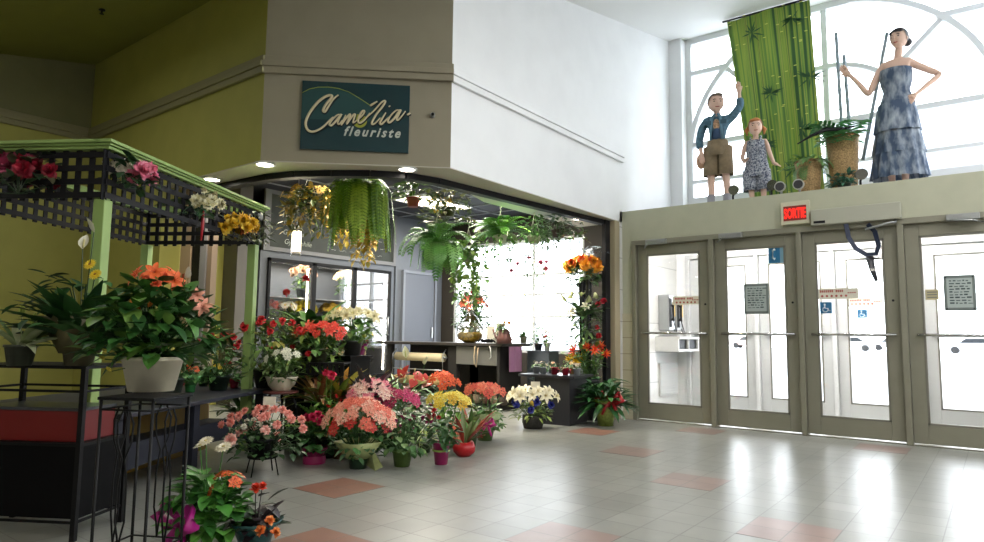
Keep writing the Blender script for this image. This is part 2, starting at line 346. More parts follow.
bm = BM(); pts = [(-.0, .0), (.02, -.14), (.08, -.26), (.17, -.33), (.26, -.33), (.29, -.25), (.26, -.1), (.2, -.02)]
pv = None
for i, (x, z) in enumerate(pts):
    dx_, dz_ = pts[min(i+1, 7)][0]-pts[max(i-1, 0)][0], pts[min(i+1, 7)][1]-pts[max(i-1, 0)][1]; l_ = math.hypot(dx_, dz_); q = [bm.verts.new((x-dz_/l_*k_, k_*.4, z+dx_/l_*k_)) for k_ in (-.02, .02)]
    if pv: bm.faces.new((pv[0], pv[1], q[1], q[0]))
    pv = q
o = obj('hanging_strap', bm, mat('navy_strap', '1b2740', .6)); o.location = (-1.2, YD-.09, 2.19); sm = o.modifiers.new('s', 'SOLIDIFY'); sm.thickness = .012
tag(o, 'dark navy strap looped from the door operator above the third door', 'strap')
t = thing('door_sensor', 'dark sensor arm hanging over the outer door behind the third entrance door', 'door sensor', (-1.24, YO-.04, 2.03))
bm = BM(); box(bm, -.1, .1, -.03, .0, 0, .06); obj('bracket', bm, M_steel, t)
bm = BM(); tube(bm, [(0, -.03, .02), (.03, -.05, -.15), (.07, -.05, -.3)], [.045, .035, .02], 8); obj('arm', bm, M_dark, t)
Msw = mat('sticker_white', 'd8d3c4', .5); Msr = mat('sticker_red', 'a3473f', .5); Msb = mat('sticker_blue', '2f6f9a', .5); Mwh = mat('sign_white', 'e6ecef', .5); Mgr = mat('print_grey', '6a6d70', .6)
def band(x0, x1, z0, z1, y, label, parent):
    t = thing('door_sticker', label, 'sticker', ((x0+x1)/2, y, z0)); w = (x1-x0)/2; h = z1-z0
    bm = BM(); box(bm, -w, w, -.002, 0, 0, h); obj('backing', bm, Msw, t)
    bm = BM(); x = -w+.03
    for k in range(11):
        if k == 7: x += .02
        box(bm, x, x+.013, -.0035, -.002, h*.62, h*.85); x += .0185
    obj('print', bm, Msr, t)
    bm = BM()
    for k in range(6): lathe(bm, [(.011, 0), (.011, .0012)], 12, 0, (0, 0, 0), cap1=True); 
    bm.free(); bm = BM()
    for k in range(6): tube(bm, [(-w+.05+k*.045, -.002, h*.28), (-w+.05+k*.045, -.0035, h*.28)], .012, 10)
    for k in range(4): box(bm, w-.1+k*.02, w-.085+k*.02, -.0035, -.002, h*.5, h*.6)
    obj('symbols', bm, Msr, t)
PY = YD+.045
band(-3.12, -2.78, 1.40, 1.50, PY, 'white warning strip with red print on the glass of the leftmost door', doors[0])
band(-1.52, -1.13, 1.43, 1.54, PY, 'white warning strip with red print on the glass of the third door', doors[2])
band(-1.52, -1.13, 1.43, 1.53, YO+.045, 'white warning strip with red print on the outer door behind the third door', None)
def wheel(x, z, y, s, label):
    t = thing('accessibility_sticker', label, 'sticker', (x, y, z))
    bm = BM(); box(bm, -s, s, -.002, 0, 0, 2*s); obj('backing', bm, Msb, t)
    bm = BM(); k = s/.06; Y = -.0035
    tube(bm, [(-.01*k, Y, .095*k), (-.01*k, Y+.001, .095*k)], .011*k, 10)
    tube(bm, [(-.01*k, Y, .085*k), (-.008*k, Y, .055*k), (.02*k, Y, .053*k), (.032*k, Y, .025*k), (.045*k, Y, .028*k)], .0055*k, 6)
    tube(bm, [(-.005*k+.026*k*math.cos(a), Y, .04*k+.026*k*math.sin(a)) for a in [R(d) for d in range(110, 381, 30)]], .004*k, 6)
    obj('wheelchair_symbol', bm, Mwh, t)
wheel(-1.44, 1.28, PY, .058, 'blue wheelchair sticker on the glass of the third door')
wheel(-1.36, 1.28, YO+.045, .055, 'blue wheelchair sticker on the outer door behind the third door')
t = thing('telephone_sticker', 'blue telephone sign on the top corner of the second door', 'sticker', (-1.9, PY, 1.84))
bm = BM(); box(bm, -.1, .1, -.002, 0, 0, .2); obj('backing', bm, mat('phone_blue', '1d6a94', .5), t)
bm = BM(); tube(bm, [(-.03, -.004, .155), (-.055, -.004, .14), (-.055, -.004, .06), (-.03, -.004, .045)], [.014, .009, .009, .014], 8); obj('handset_symbol', bm, Mwh, t)
bm = BM(); box(bm, .03, .09, -.0035, -.002, .05, .062); box(bm, .02, .1, -.003, -.002, .0, .2); obj('small_print', bm, mat('pale_blue', '7ba3b8', .5), t)
def noticeboard(x, z, w, h, label):
    t = thing('notice_holder', label, 'notice', (x, PY-.005, z))
    bm = BM(); box(bm, -w, w, -.02, 0, 0, h); obj('frame', bm, mat('notice_frame', '6f7977', .4), t, bevel=.018)
    bm = BM(); box(bm, -w+.025, w-.025, -.0215, -.019, .03, h-.03); obj('sheet', bm, mat('notice_sheet', 'a9b4b2', .5), t)
    bm = BM(); rnd = random.Random(3)
    for k in range(9):
        zz = h-.06-k*(h-.1)/9; x = -w+.045
        while x < w-.06:
            l = rnd.uniform(.012, .04); box(bm, x, x+l, -.023, -.0214, zz, zz+rnd.uniform(.006, .014)); x += l+.012
    obj('print', bm, mat('notice_print', '3c4a4c', .6), t)
    bm = BM()
    for sx in (-1, 1):
        for zz in (.02, h-.02): tube(bm, [(sx*(w-.02), -.023, zz), (sx*(w-.02), -.019, zz)], .006, 8)
    obj('screw', bm, M_dark, t)
noticeboard(-2.14, 1.28, .135, .34, 'grey framed notice on the glass of the second door')
noticeboard(-.28, 1.29, .125, .34, 'grey framed notice on the glass of the rightmost door')
t = thing('door_sticker', 'small beige sticker on the glass of the rightmost door', 'sticker', (-.5, PY, 1.4))
bm = BM(); box(bm, -.055, .055, -.002, 0, 0, .1); obj('backing', bm, mat('sticker_beige', 'b9b08c', .5), t)
bm = BM()
for k in range(3): box(bm, -.04, .04, -.0035, -.002, .02+k*.025, .028+k*.025)
obj('print', bm, Mgr, t)
# ---------------------------------------------------------------- payphones in the vestibule
for k, (y, lb) in enumerate(((8.82, 'silver pay telephone in the vestibule, nearer the entrance doors'), (9.1, 'silver pay telephone in the vestibule, nearer the outer doors'))):
    t = thing('pay_telephone', lb, 'telephone', (XW, y, 1.1), 0, 'pay telephones in the vestibule')
    bm = BM(); box(bm, 0, .16, -.11, .11, 0, .5); obj('housing', bm, M_steel, t, bevel=.015)
    bm = BM(); box(bm, .16, .165, -.1, -.02, .05, .45); obj('cradle', bm, M_black, t)
    bm = BM(); tube(bm, [(.19, -.06, .36), (.2, -.06, .33), (.2, -.06, .18), (.19, -.06, .14)], [.03, .016, .016, .03], 8); tube(bm, [(.2, -.06, .14), (.23, -.03, .0), (.2, .03, -.04), (.16, .05, .03)], .006, 6); obj('handset', bm, M_black, t)
    bm = BM(); box(bm, .16, .168, .01, .09, .2, .4); obj('keypad', bm, mat('keypad_yellow', 'c7a94e', .5), t)
t = thing('telephone_shelf', 'white shelf with dark boxes under the pay telephones', 'shelf', (XW, 8.98, .82))
bm = BM(); box(bm, 0, .35, -.38, .38, .17, .2); box(bm, 0, .33, -.38, .38, 0, .03); box(bm, 0, .33, -.38, -.35, .03, .17); box(bm, 0, .33, .35, .38, .03, .17); box(bm, 0, .33, -.015, .015, .03, .17); box(bm, 0, .02, -.35, .35, .03, .17); obj('case', bm, mat('shelf_white', 'cfcfcd', .5), t)
bm = BM(); box(bm, .02, .3, -.34, -.02, .035, .16); box(bm, .02, .3, .02, .34, .035, .16); obj('directory_box', bm, M_dark, t)
bm = BM(); box(bm, XW, XW+.03, 8.7, 9.3, .2, .65)
for k in range(12): box(bm, XW+.03, XW+.04, 8.72, 9.28, .23+k*.034, .245+k*.034)
tag(obj('wall_heater', bm, mat('heater_white', 'cacac8', .5)), 'white louvred heater low on the vestibule wall under the telephones', 'heater')
# ---------------------------------------------------------------- shop sign on the chamfer
E1 = Vector((1.18, 1.11, 0)).normalized(); N1 = Vector((E1.y, -E1.x, 0))
p0 = Vector((-4.365, 3.712, 2.88))+N1*.0
t = thing('shop_sign', 'dark teal sign reading Camélia fleuriste on the angled fascia', 'sign', p0)
F0 = facing((0, 0, 0), E1)
def onsign(name, bm, m, fl=1):
    if fl != 1: bm.transform(Matrix.Translation((0, 0, .034)) @ Matrix.Diagonal((1, 1, fl, 1)) @ Matrix.Translation((0, 0, -.034)))
    bm.transform(F0); return obj(name, bm, m, t)
sw, sh = .462, .302
bm = BM(); box(bm, -sw, sw, -sh, sh, .002, .03); onsign('board', bm, mat('sign_teal', '0a333a', .35, var=.08, scale=3))
# local sign coords from the photo crop (820x542 for 115x76 px)
def S(x, y, z=.034): return Vector(((x-402)/368*.455, (270-y)/235*.295, z))
hill = [(30, 118), (80, 88), (140, 73), (210, 69), (280, 76), (350, 97), (420, 135), (505, 188), (600, 240), (700, 285), (780, 300), (780, 240), (783, 230)]
bm = BM(); top = [S(x, y, .0315) for x, y in hill[:10]]; bot = [S(x, 118+max(0, (x-200))*.33 if x > 60 else 330, .0315) for x, y in hill[:10]]
vt = [bm.verts.new(v) for v in top]; vb = [bm.verts.new(S(x, 300, .0315)) for x, y in hill[:10]]
for i in range(9): bm.faces.new((vb[i], vb[i+1], vt[i+1], vt[i]))
onsign('hill_shape', bm, mat('sign_teal_pale', '234b4c', .4))
bm = BM(); tube(bm, [S(x, y) for x, y in hill[:8]], .0035, 5); onsign('hill_line', bm, mat('sign_lime', '9ba84a', .4))
strokes = [
 [(280, 122), (262, 135), (240, 160), (222, 190), (205, 222), (190, 245), (178, 240), (185, 215), (205, 180), (228, 150), (235, 133), (215, 128), (180, 145), (140, 180), (100, 235), (72, 290), (62, 335), (75, 375), (105, 390), (145, 378), (190, 345), (225, 305), (250, 280)],
 [(300, 262), (280, 262), (255, 285), (232, 315), (225, 335), (238, 340), (262, 315), (290, 275), (305, 258), (290, 290), (280, 320), (290, 330), (312, 300)],
 [(335, 262), (320, 295), (305, 335), (330, 295), (355, 262), (365, 258), (355, 290), (342, 325), (365, 290), (388, 258), (398, 256), (392, 285), (385, 315), (402, 305)],
 [(402, 305), (430, 280), (455, 250), (462, 228), (448, 230), (430, 260), (420, 295), (430, 315), (455, 300), (480, 270), (500, 240)],
 [(500, 190), (512, 180), (550, 155)],
 [(500, 305), (480, 262), (500, 220)][:0] or [(480, 270), (530, 220), (580, 160), (605, 150), (590, 185), (550, 240), (520, 295), (518, 320), (540, 310), (575, 270)],
 [(612, 232), (590, 270), (572, 305), (580, 318), (605, 295), (635, 262)], [(632, 182), (638, 190)],
 [(705, 212), (685, 212), (655, 240), (632, 275), (628, 298), (642, 300), (670, 272), (700, 225), (715, 208), (700, 245), (688, 275), (698, 282), (725, 250), (748, 215)],
 [(760, 242), (783, 228)]]
bm = BM(); bs = BM()
for st in strokes:
    if len(st) < 2: continue
    P = [S(x, y) for x, y in st]
    # smooth by Catmull-Rom
    Q = []
    for i in range(len(P)-1):
        a, b, c, d = P[max(i-1, 0)], P[i], P[i+1], P[min(i+2, len(P)-1)]
        for k in range(4):
            u = k/4; Q.append(.5*((2*b)+(c-a)*u+(2*a-5*b+4*c-d)*u*u+(3*b-a-3*c+d)*u**3))
    Q.append(P[-1]); n = len(Q)
    w = .0125 if st is strokes[0] else .0095
    tube(bm, [q+Vector((0, 0, .004)) for q in Q], [w*(.55+.45*math.sin(PI*i/(n-1))) if n > 3 else w*.7 for i in range(n)], 6)
    tube(bs, [Vector((q.x+.004, q.y-.006, .032)) for q in Q], w*1.3, 6)
onsign('script_shadow', bs, mat('sign_shadow_teal', '04181c', .6), .1); onsign('script_lettering', bm, mat('sign_cream', 'd8cba8', .35, .1), .45)
l = text('fleuriste', .115, mat('sign_pale_grey', 'c7ccc2', .4), t, 'small_lettering', F0 @ Matrix.Translation((.122+.02, -.17, .033)), shear=.35, ext=.002, space=1.35, sx=.9, off=.003)
bm = BM(); rnd = random.Random(2)
lathe(bm, [(.062, .0318), (.03, .0322), (.001, .0324)], 20, 0, tuple(S(432, 298, 0))[:2]+(0,), cap0=False, cap1=True); onsign('yellow_burst', bm, mat('sign_burst_yellow', '9fa53a', .5))
t = thing('wall_nozzle', 'small dark round nozzle on the angled fascia right of the shop sign', 'nozzle', Vector((-3.88, 4.168, 2.93)))
bm = BM(); tube(bm, [N1*0, N1*.03], .022, 12); obj('collar', bm, M_steel, t); bm = BM(); tube(bm, [N1*.03, N1*.05], .013, 10); obj('tip', bm, M_black, t)
for (x, y, lb) in ((-6.65, 2.5, 'small sprinkler head on the green ceiling'), (-2.94, 6.9, 'small sprinkler head on the white ceiling near the bulkhead')):
    t = thing('sprinkler_head', lb, 'sprinkler', (x, y, ceilz(y)), 0, 'ceiling sprinklers')
    bm = BM(); lathe(bm, [(.03, 0), (.028, -.012), (.008, -.014), (.008, -.04), (.02, -.042), (.02, -.046)], 12, cap1=True); obj('body', bm, M_steel if x > -4 else M_dark, t)
# ---------------------------------------------------------------- lattice kiosk
Ks = Vector((-.519, .855, 0)).normalized(); Kn = Vector((-.855, -.519, 0)).normalized(); KC = Vector((-4.05, 1.61, 0)); KL, KW = 1.96, 1.06
kroot = thing('flower_kiosk', 'flower display kiosk with pale green posts, cornice and black lattice valances', 'kiosk', KC)
KM = Matrix((Kn, Ks, Vector((0, 0, 1)))).transposed().to_4x4()   # local x: away from viewer-left, y: along the side
KM = Matrix(((Kn.x, Ks.x, 0, 0), (Kn.y, Ks.y, 0, 0), (0, 0, 1, 0), (0, 0, 0, 1)))
def kobj(name, bm, m, bevel=0, parent=kroot):
    bm.transform(KM); bmesh.ops.recalc_face_normals(bm, faces=bm.faces); return obj(name, bm, m, parent, bevel=bevel)
M_kg = mat('kiosk_pale_green', '8faa62', .5, var=.03, scale=8); M_lat = mat('black_lattice_wood', '101016', .6, var=.1, scale=30, spec=.3)
for i, (x, y) in enumerate(((.04, .04), (.04, KL-.04), (KW-.04, .04), (KW-.04, KL-.04))):
    bm = BM(); box(bm, x-.035, x+.035, y-.035, y+.035, .02, 1.76); kobj('post', bm, M_kg, .004)
def cornice(x0, x1, y0, y1, sx, sy):
    bm = BM()
    for o, z0, z1 in ((0, 2.05, 2.068), (.018, 2.068, 2.08), (.034, 2.08, 2.1)): box(bm, x0-o if sx < 0 or sy else x0, x1+o if sx > 0 or sy else x1, y0-o if sy < 0 or sx else y0, y1+o if sy > 0 or sx else y1, z0, z1)
    kobj('cornice', bm, M_kg, .003)
cornice(-.02, .05, -.02, KL+.02, -1, 0); cornice(KW-.05, KW+.02, -.02, KL+.02, 1, 0); cornice(.05, KW-.05, -.02, .05, 0, -1); cornice(.05, KW-.05, KL-.05, KL+.02, 0, 1)
def lattice(along, a0, a1, c, z0=1.755, z1=2.05):
    bm = BM(); w = .017; n = int(round((a1-a0)/.088)); st = (a1-a0)/n
    def B(u0, u1, d0, d1, q0, q1):
        if along == 'y': box(bm, c+d0, c+d1, u0, u1, q0, q1)
        else: box(bm, u0, u1, c+d0, c+d1, q0, q1)
    for i in range(n+1): u = a0+i*st; B(u-w, u+w, 0, .009, z0, z1)
    for k in range(4): z = z0+.03+k*.079; B(a0, a1, -.009, -.0005, z-w, z+w)
    kobj('lattice_valance', bm, M_lat)
lattice('y', .0, KL, .01); lattice('y', 0, KL, KW-.01); lattice('x', 0.02, KW-.02, .01); lattice('x', .02, KW-.02, KL-.01)
bm = BM(); box(bm, -.12, KW+.1, .1, KL+.16, .5, .53); kobj('table_top', bm, mat('kiosk_table_dark', '2c2e38', .4), .006)
M_kd = mat('kiosk_base_grey', '23252f', .6, spec=.3)
bm = BM(); n = 24; pv = None
for i in range(n+1):   # apron with an arched lower edge
    y = -.02+i*(KL+.0)/n; e = abs(i/n-.5)*2; z = .06+.13*math.sqrt(max(0, 1-e**3)) if i not in (0, n) else .0
    q = [bm.verts.new((x, y, zz)) for x in (-.03, .0) for zz in (z, .33)]
    if pv:
        for a, b in ((0, 1), (1, 3), (3, 2), (2, 0)): bm.faces.new((pv[a], pv[b], q[b], q[a]))
    pv = q
kobj('apron', bm, M_kd)
for y in (.16, KL*.5, KL+.08):
    bm = BM(); box(bm, -.07, 0, y-.035, y+.035, .0, .5); kobj('table_leg', bm, M_kd)
bm = BM(); box(bm, .0, KW, .1, KL+.1, .24, .26); kobj('lower_shelf', bm, M_kd)
bm = BM(); box(bm, .45, .49, .12, KL+.1, .0, .5); kobj('back_panel', bm, mat('kiosk_yellow_panel', '9a7b2a', .6))
# ---------------------------------------------------------------- black iron stand, front left, with red boxes
SR = math.atan2(Kn.y, Kn.x)
s0 = Vector((-3.56, 1.38, 0))
t = thing('iron_display_stand', 'black metal display stand with dark shelves in the left foreground', 'display stand', s0, SR)
for x, y in ((0, 0), (.62, 0), (0, -.34), (.62, -.34)):
    bm = BM(); box(bm, x-.012, x+.012, y-.012, y+.012, 0, .83); obj('leg', bm, M_black, t)
bm = BM(); box(bm, -.02, .64, -.36, .02, .815, .83); obj('top_shelf', bm, M_black, t)
bm = BM(); box(bm, 0, .62, -.34, 0, .44, .455); obj('middle_shelf', bm, M_black, t)
for z in (.08, .7):
    bm = BM(); box(bm, 0, .62, -.345, -.335, z, z+.012); box(bm, 0, .62, -.005, .005, z, z+.012); box(bm, -.005, .005, -.34, 0, z, z+.012); box(bm, .615, .625, -.34, 0, z, z+.012); obj('rail', bm, M_black, t)
bm = BM(); box(bm, .01, .61, -.02, -.01, .1, .44); box(bm, .0, .01, -.33, -.01, .1, .44); obj('back_panel', bm, mat('black_panel', '060608', .8, spec=.15), t)
t = thing('red_box', 'long dark red box on the middle shelf of the black stand', 'box', s0+Vector((0, 0, .456)), SR)
bm = BM(); box(bm, .04, .58, -.3, -.04, 0, .15); obj('body', bm, mat('dark_red_card', '6a0e0c', .5), t, bevel=.004)
bm = BM(); box(bm, .035, .585, -.305, -.035, .15, .165); obj('lid', bm, mat('box_lid_grey', '3a3d42', .3), t)
# ---------------------------------------------------------------- black wire plant stand under the big white pot
ws = at(147, 395, 'z', .74); ws.z = 0
t = thing('wire_plant_stand', 'tall black wire plant stand under the white bowl of orange lilies', 'plant stand', ws, R(28))
h = .115
for sx in (-1, 1):
    for sy in (-1, 1):
        bm = BM(); tube(bm, [(sx*h, sy*h, .73), (sx*h, sy*h, .06), (sx*(h+.015), sy*(h+.015), 0)], .006, 6); obj('leg', bm, M_black, t)
bm = BM(); box(bm, -h-.01, h+.01, -h-.01, h+.01, .728, .74)
for z in (.69, .14): 
    for a, b in (((-h, -h), (h, -h)), ((h, -h), (h, h)), ((h, h), (-h, h)), ((-h, h), (-h, -h))): tube(bm, [(*a, z), (*b, z)], .004, 5)
obj('top', bm, M_black, t)
bm = BM()
for sy in (-1, 1):
    for s in (-1, 1):
        tube(bm, [(s*.012, sy*h, .69), (s*.035, sy*h, .64), (s*.03, sy*h, .56), (s*.006, sy*h, .5), (s*.02, sy*h, .4), (s*.02, sy*h, .26), (s*.006, sy*h, .2), (s*.0, sy*h, .14)], .004, 5)
        tube(bm, [(sy*h, s*.012, .69), (sy*h, s*.035, .64), (sy*h, s*.03, .56), (sy*h, s*.006, .5), (sy*h, s*.02, .4), (sy*h, s*.02, .26), (sy*h, s*.0, .14)], .004, 5)
obj('scrollwork', bm, M_black, t)
# ---------------------------------------------------------------- cooler with three glass doors, chalkboard above
XK = -8.4
t = thing('flower_cooler', 'grey walk-up flower cooler with three glass doors in the shop', 'cooler', (XK, 6.78, 0))
y0, y1 = -1.32, 1.34
bm = BM(); box(bm, -.1, .0, y0, y1, 2.1, 2.2); box(bm, -.1, .0, y0, y1, 0, .28); box(bm, -.1, 0, y0, y0+.12, .28, 2.1); box(bm, -.1, 0, y1-.1, y1, .28, 2.1)
box(bm, -1.0, -.95, y0, y1, 0, 2.2); box(bm, -.95, -.1, y0, y0+.04, 0, 2.2); box(bm, -.95, -.1, y1-.04, y1, 0, 2.2); box(bm, -.95, -.1, y0, y1, 2.15, 2.2); box(bm, -.95, -.1, y0, y1, .2, .28)
obj('cabinet', bm, mat('cooler_grey', '5c6066', .45, .2), t)
dw = (y1-.1-(y0+.12))/3
for k in range(3):
    a = y0+.12+k*dw; b = a+dw; bm = BM()
    for q in ((a, a+.04, .28, 2.1), (b-.04, b, .28, 2.1), (a, b, .28, .34), (a, b, 2.05, 2.1)): box(bm, 0, .04, *q)
    d = obj('door', bm, M_black, t)
    bm = BM(); box(bm, .016, .022, a+.03, b-.03, .33, 2.06); obj('pane', bm, glassmat('cooler_glass', .06), d)
    bm = BM(); tube(bm, [(.06, b-.07, 1.0), (.06, b-.07, 1.3)], .01, 6); tube(bm, [(.06, b-.07, 1.0), (.04, b-.03, 1.0)], .008, 6); tube(bm, [(.06, b-.07, 1.3), (.04, b-.03, 1.3)], .008, 6); obj('handle', bm, M_steel, d)
    bm = BM(); tube(bm, [(-.05, b-.06, .4), (-.05, b-.06, 2.0)], .014, 8); obj('light_tube', bm, mat('cooler_tube_glow', 'fff4e0', emit=9), t)
for z in (.3, 1.0, 1.55):
    bm = BM(); box(bm, -.9, -.12, y0+.05, y1-.05, z-.015, z); obj('shelf', bm, M_steel, t)
arealight('cooler_glow', (XK-.4, 6.78, 2.1), .5, 2.2, 40)
t = thing('chalkboard', 'grey chalkboard with white handwriting above the flower cooler', 'chalkboard', (XK, 6.78, 2.2))
bm = BM(); box(bm, 0, .04, -1.3, 1.34, 0, .06); box(bm, 0, .04, -1.3, 1.34, .84, .9); box(bm, 0, .04, -1.3, -1.2, .06, .84); box(bm, 0, .04, 1.28, 1.34, .06, .84); obj('frame', bm, mat('board_frame_grey', '6b6c6e', .5), t)
bm = BM(); box(bm, 0, .02, -1.2, 1.28, .06, .84); obj('board', bm, mat('slate_board', '2c312c', .7, var=.2, scale=6), t)
Mch = mat('chalk', 'b9bdb2', .9)
for wd, y, z in (('Fleurs', -1.0, .52), ('Fleurs', -.98, .4), ('Gerbera', -.98, .27), ('Gypsophile', -.95, .13)):
    text(wd, .11, Mch, t, 'chalk_writing', facing((.023, y, z), (0, 1, 0)), shear=.2, ext=.001, align='LEFT', off=-.001)
bm = BM(); rnd = random.Random(11)
for r_ in range(5):
    y = -.1
    while y < 1.0:
        l = rnd.uniform(.05, .2); z = .14+r_*.12; pts = [(.023, y+l*i/6, z+rnd.uniform(-.012, .014)) for i in range(7)]; tube(bm, pts, .0025, 4); y += l+.07
obj('chalk_lines', bm, Mch, t)
bm = BM(); box(bm, XK-.05, XK+.02, 8.14, 9.36, 0, 3.1); struct('wall_shop_panel', bm, M_greypaint)
t = thing('storage_door', 'tall slate grey storage cabinet door right of the cooler', 'cabinet', (XK+.02, 8.75, 0))
bm = BM(); box(bm, 0, .04, -.42, .36, .02, 2.1); obj('panel', bm, mat('cabinet_grey', '5b5f68', .45, .1), t, bevel=.008)
bm = BM(); box(bm, .0, .06, -.47, -.42, 0, 2.15); box(bm, 0, .06, .36, .41, 0, 2.15); box(bm, 0, .06, -.42, .36, 2.1, 2.15); obj('frame', bm, mat('cabinet_frame_grey', '767a82', .45, .1), t)
bm = BM(); box(bm, .04, .06, .29, .32, .95, 1.15); obj('handle', bm, M_steel, t)
# ---------------------------------------------------------------- jamb pieces at the left of the shop mouth
bm = BM(); box(bm, -6.62, -6.42, 3.38, 3.42, 0, 2.47); struct('trim_11', bm, mat('pink_beige_panel', 'b79f83', .6))
bm = BM(); box(bm, -6.40, -6.26, 3.39, 3.5, 0, 2.47); struct('trim_12', bm, M_black)
bm = BM(); box(bm, -6.25, -6.14, 3.39, 3.46, 0, 2.3); struct('trim_13', bm, mat('pale_jamb', '9c9aa0', .5))
bm = BM(); box(bm, -6.13, -6.05, 3.40, 3.46, 0, 2.3); struct('trim_14', bm, mat('pink_beige_jamb', 'a08a76', .6))
t = thing('small_poster', 'small picture card with red flowers on the beige jamb panel', 'poster', (-6.52, 3.3795, 1.42))
bm = BM(); box(bm, -.06, .06, -.004, 0, 0, .2); obj('card', bm, mat('card_cream', 'b9a27e', .6), t)
bm = BM(); box(bm, -.045, .045, -.006, -.004, .03, .09); box(bm, -.03, .03, -.0062, -.004, .12, .17); obj('print', bm, mat('card_red', '8e3a2c', .6), t)
# ---------------------------------------------------------------- counter
M_ct = mat('counter_top_dark', '3a3634', .35, var=.05); M_cb = mat('counter_base_dark', '2a2827', .6, spec=.3); M_cp = mat('counter_panel_grey', '6b6a66', .5)
t = thing('shop_counter', 'long dark shop counter with open bays of wrapping paper', 'counter', (-6.35, 7.2, 0))
bm = BM(); box(bm, -1.4, 1.06, -.06, .62, .86, .9); obj('counter_top', bm, M_ct, t, bevel=.006)
for x in (-1.2, .05):
    for y in (.0, .5):
        bm = BM(); box(bm, x, x+(.16 if x > 0 else .08), y, y+.08, 0, .86); obj('leg', bm, M_cb, t)
bm = BM(); box(bm, .93, .975, 0, .5, 0, .86); obj('side_panel', bm, M_cb, t)
bm = BM(); box(bm, .21, .93, -.01, .02, .6, .85); dr = obj('drawer', bm, M_cp, t, bevel=.004)
bm = BM(); box(bm, -1.12, .93, .5, .53, .05, .86); obj('back_panel', bm, M_cb, t)
bm = BM(); box(bm, .21, .93, .02, .5, .05, .08); obj('bottom_shelf', bm, M_cb, t)
for z, c, lb in ((.62, 'cdbf9b', 'upper cream'), (.28, 'b99a66', 'lower tan')):
    p = thing('paper_roll', '%s roll of wrapping paper in the counter rack' % lb, 'paper roll', (-6.88, 7.22, z), 0, 'wrapping paper rolls')
    bm = BM(); tube(bm, [(-.48, 0, .06), (.48, 0, .06)], .062, 18); obj('paper', bm, mat('kraft_'+c, c, .6), p)
    bm = BM(); tube(bm, [(-.53, 0, .06), (.53, 0, .06)], .018, 10); obj('core', bm, M_steel, p)
bm = BM()
for x in (-7.37, -6.36): tube(bm, [(x, 7.22, .2), (x, 7.15, .3), (x, 7.15, .72), (x, 7.22, .8)], .008, 6)
tube(bm, [(-7.37, 7.15, .5), (-6.36, 7.15, .5)], .008, 6)
tag(obj('roll_rack', bm, M_steel), 'thin metal rack holding the paper rolls under the counter', 'rack')
def sheetobj(name, c, w, h, loc, m, label, cat, wav=.01, n=8):
    bm = BM(); pv = None
    for i in range(n+1):
        x = -w/2+w*i/n; q = [bm.verts.new((x, wav*math.sin(i*1.7+z*3), z)) for z in (0, h*.5, h)]
        if pv:
            for k in range(2): bm.faces.new((pv[k], q[k], q[k+1], pv[k+1]))
        pv = q
    o = obj(name, bm, m); o.location = loc; s = o.modifiers.new('s', 'SOLIDIFY'); s.thickness = .006; return tag(o, label, cat)
sheetobj('pink_paper_bag', 0, .3, .34, (-5.26, 7.42, .52), mat('mauve_paper', 'a5749a', .6), 'mauve paper bag hanging off the right end of the counter', 'bag').rotation_euler.z = PI/2
ct = bpy.data.objects['shop_counter']
for x, c in ((.6, 'a8957a'), (.85, 'b9b9b9')):
    bm = BM(); tube(bm, [(x, -.07, .86), (x-.01, -.08, .72), (x, -.085, .62), (x+.035, -.085, .58), (x+.05, -.08, .72), (x+.055, -.07, .84)] if x < .7 else [(x, -.07, .86), (x+.03, -.08, .82), (x+.04, -.085, .72), (x+.01, -.08, .69)], .008, 6)
    obj('cord', bm, mat('cord_'+c, c, .7), ct)
rnd = random.Random(5)
for k in range(9):   # baskets and sacks under the counter
    x = -6.0+(k % 5)*.15+.08; z = .081+(k//5)*.13; bm = BM(); c = ['6b4a38', '7a6a58', '553028', '8c7a62', '4a4038'][k % 5]
    lathe(bm, [(.045, 0), (.065, .05), (.06, .1), (.062, .115)], 12, ruf=.08)
    o = obj('wicker_basket', bm, mat('basket_'+c, c, .8, var=.3, scale=60)); o.location = (x, 7.22, z)
    tag(o, 'small brown basket piled with others under the counter', 'basket', 'baskets under the counter')
# things on the counter
t = thing('wrapped_gift_basket', 'clear cellophane wrapped gift bowl with golden filling on the counter', 'gift basket', (-5.98, 7.3, .9))
bm = BM(); lathe(bm, [(.08, 0), (.17, .05), (.18, .11), (.15, .15)], 24, cap1=True); obj('bowl', bm, mat('amber_bowl', '8f7224', .3, var=.5, scale=50), t)
bm = BM(); lathe(bm, [(.12, .02), (.2, .1), (.19, .22), (.1, .36), (.04, .42), (.08, .5)], 18, ruf=.15, k=5); obj('cellophane', bm, glassmat('cellophane', .18, 'e6e6e2', .1), t)
t = thing('paper_sheets', 'cream paper sheets standing folded on the counter', 'paper', (-5.72, 7.5, .902))
bm = BM(); box(bm, -.11, .03, -.01, .0, 0, .24); box(bm, .0, .12, .02, .03, 0, .29, M=Matrix.Rotation(.12, 4, 'Y')); obj('sheet', bm, mat('cream_paper', 'cfc9bb', .6), t)
t = thing('maroon_pitcher', 'maroon watering pitcher planted with a yellow flower on the counter', 'pitcher', (-5.32, 7.22, .9))
bm = BM(); lathe(bm, [(.11, 0), (.1, .08), (.07, .17), (.06, .19)], 20); obj('body', bm, mat('maroon_glaze', '5c3a36', .3), t)
bm = BM(); tube(bm, [(-.09, 0, .05), (-.15, 0, .1), (-.19, 0, .19)], [.025, .016, .012], 8); obj('spout', bm, mat('maroon_glaze', ''), t)
bm = BM(); tube(bm, [(.07, 0, .16), (.14, 0, .15), (.14, 0, .06), (.1, 0, .04)], .011, 8); obj('handle', bm, mat('maroon_glaze', ''), t)
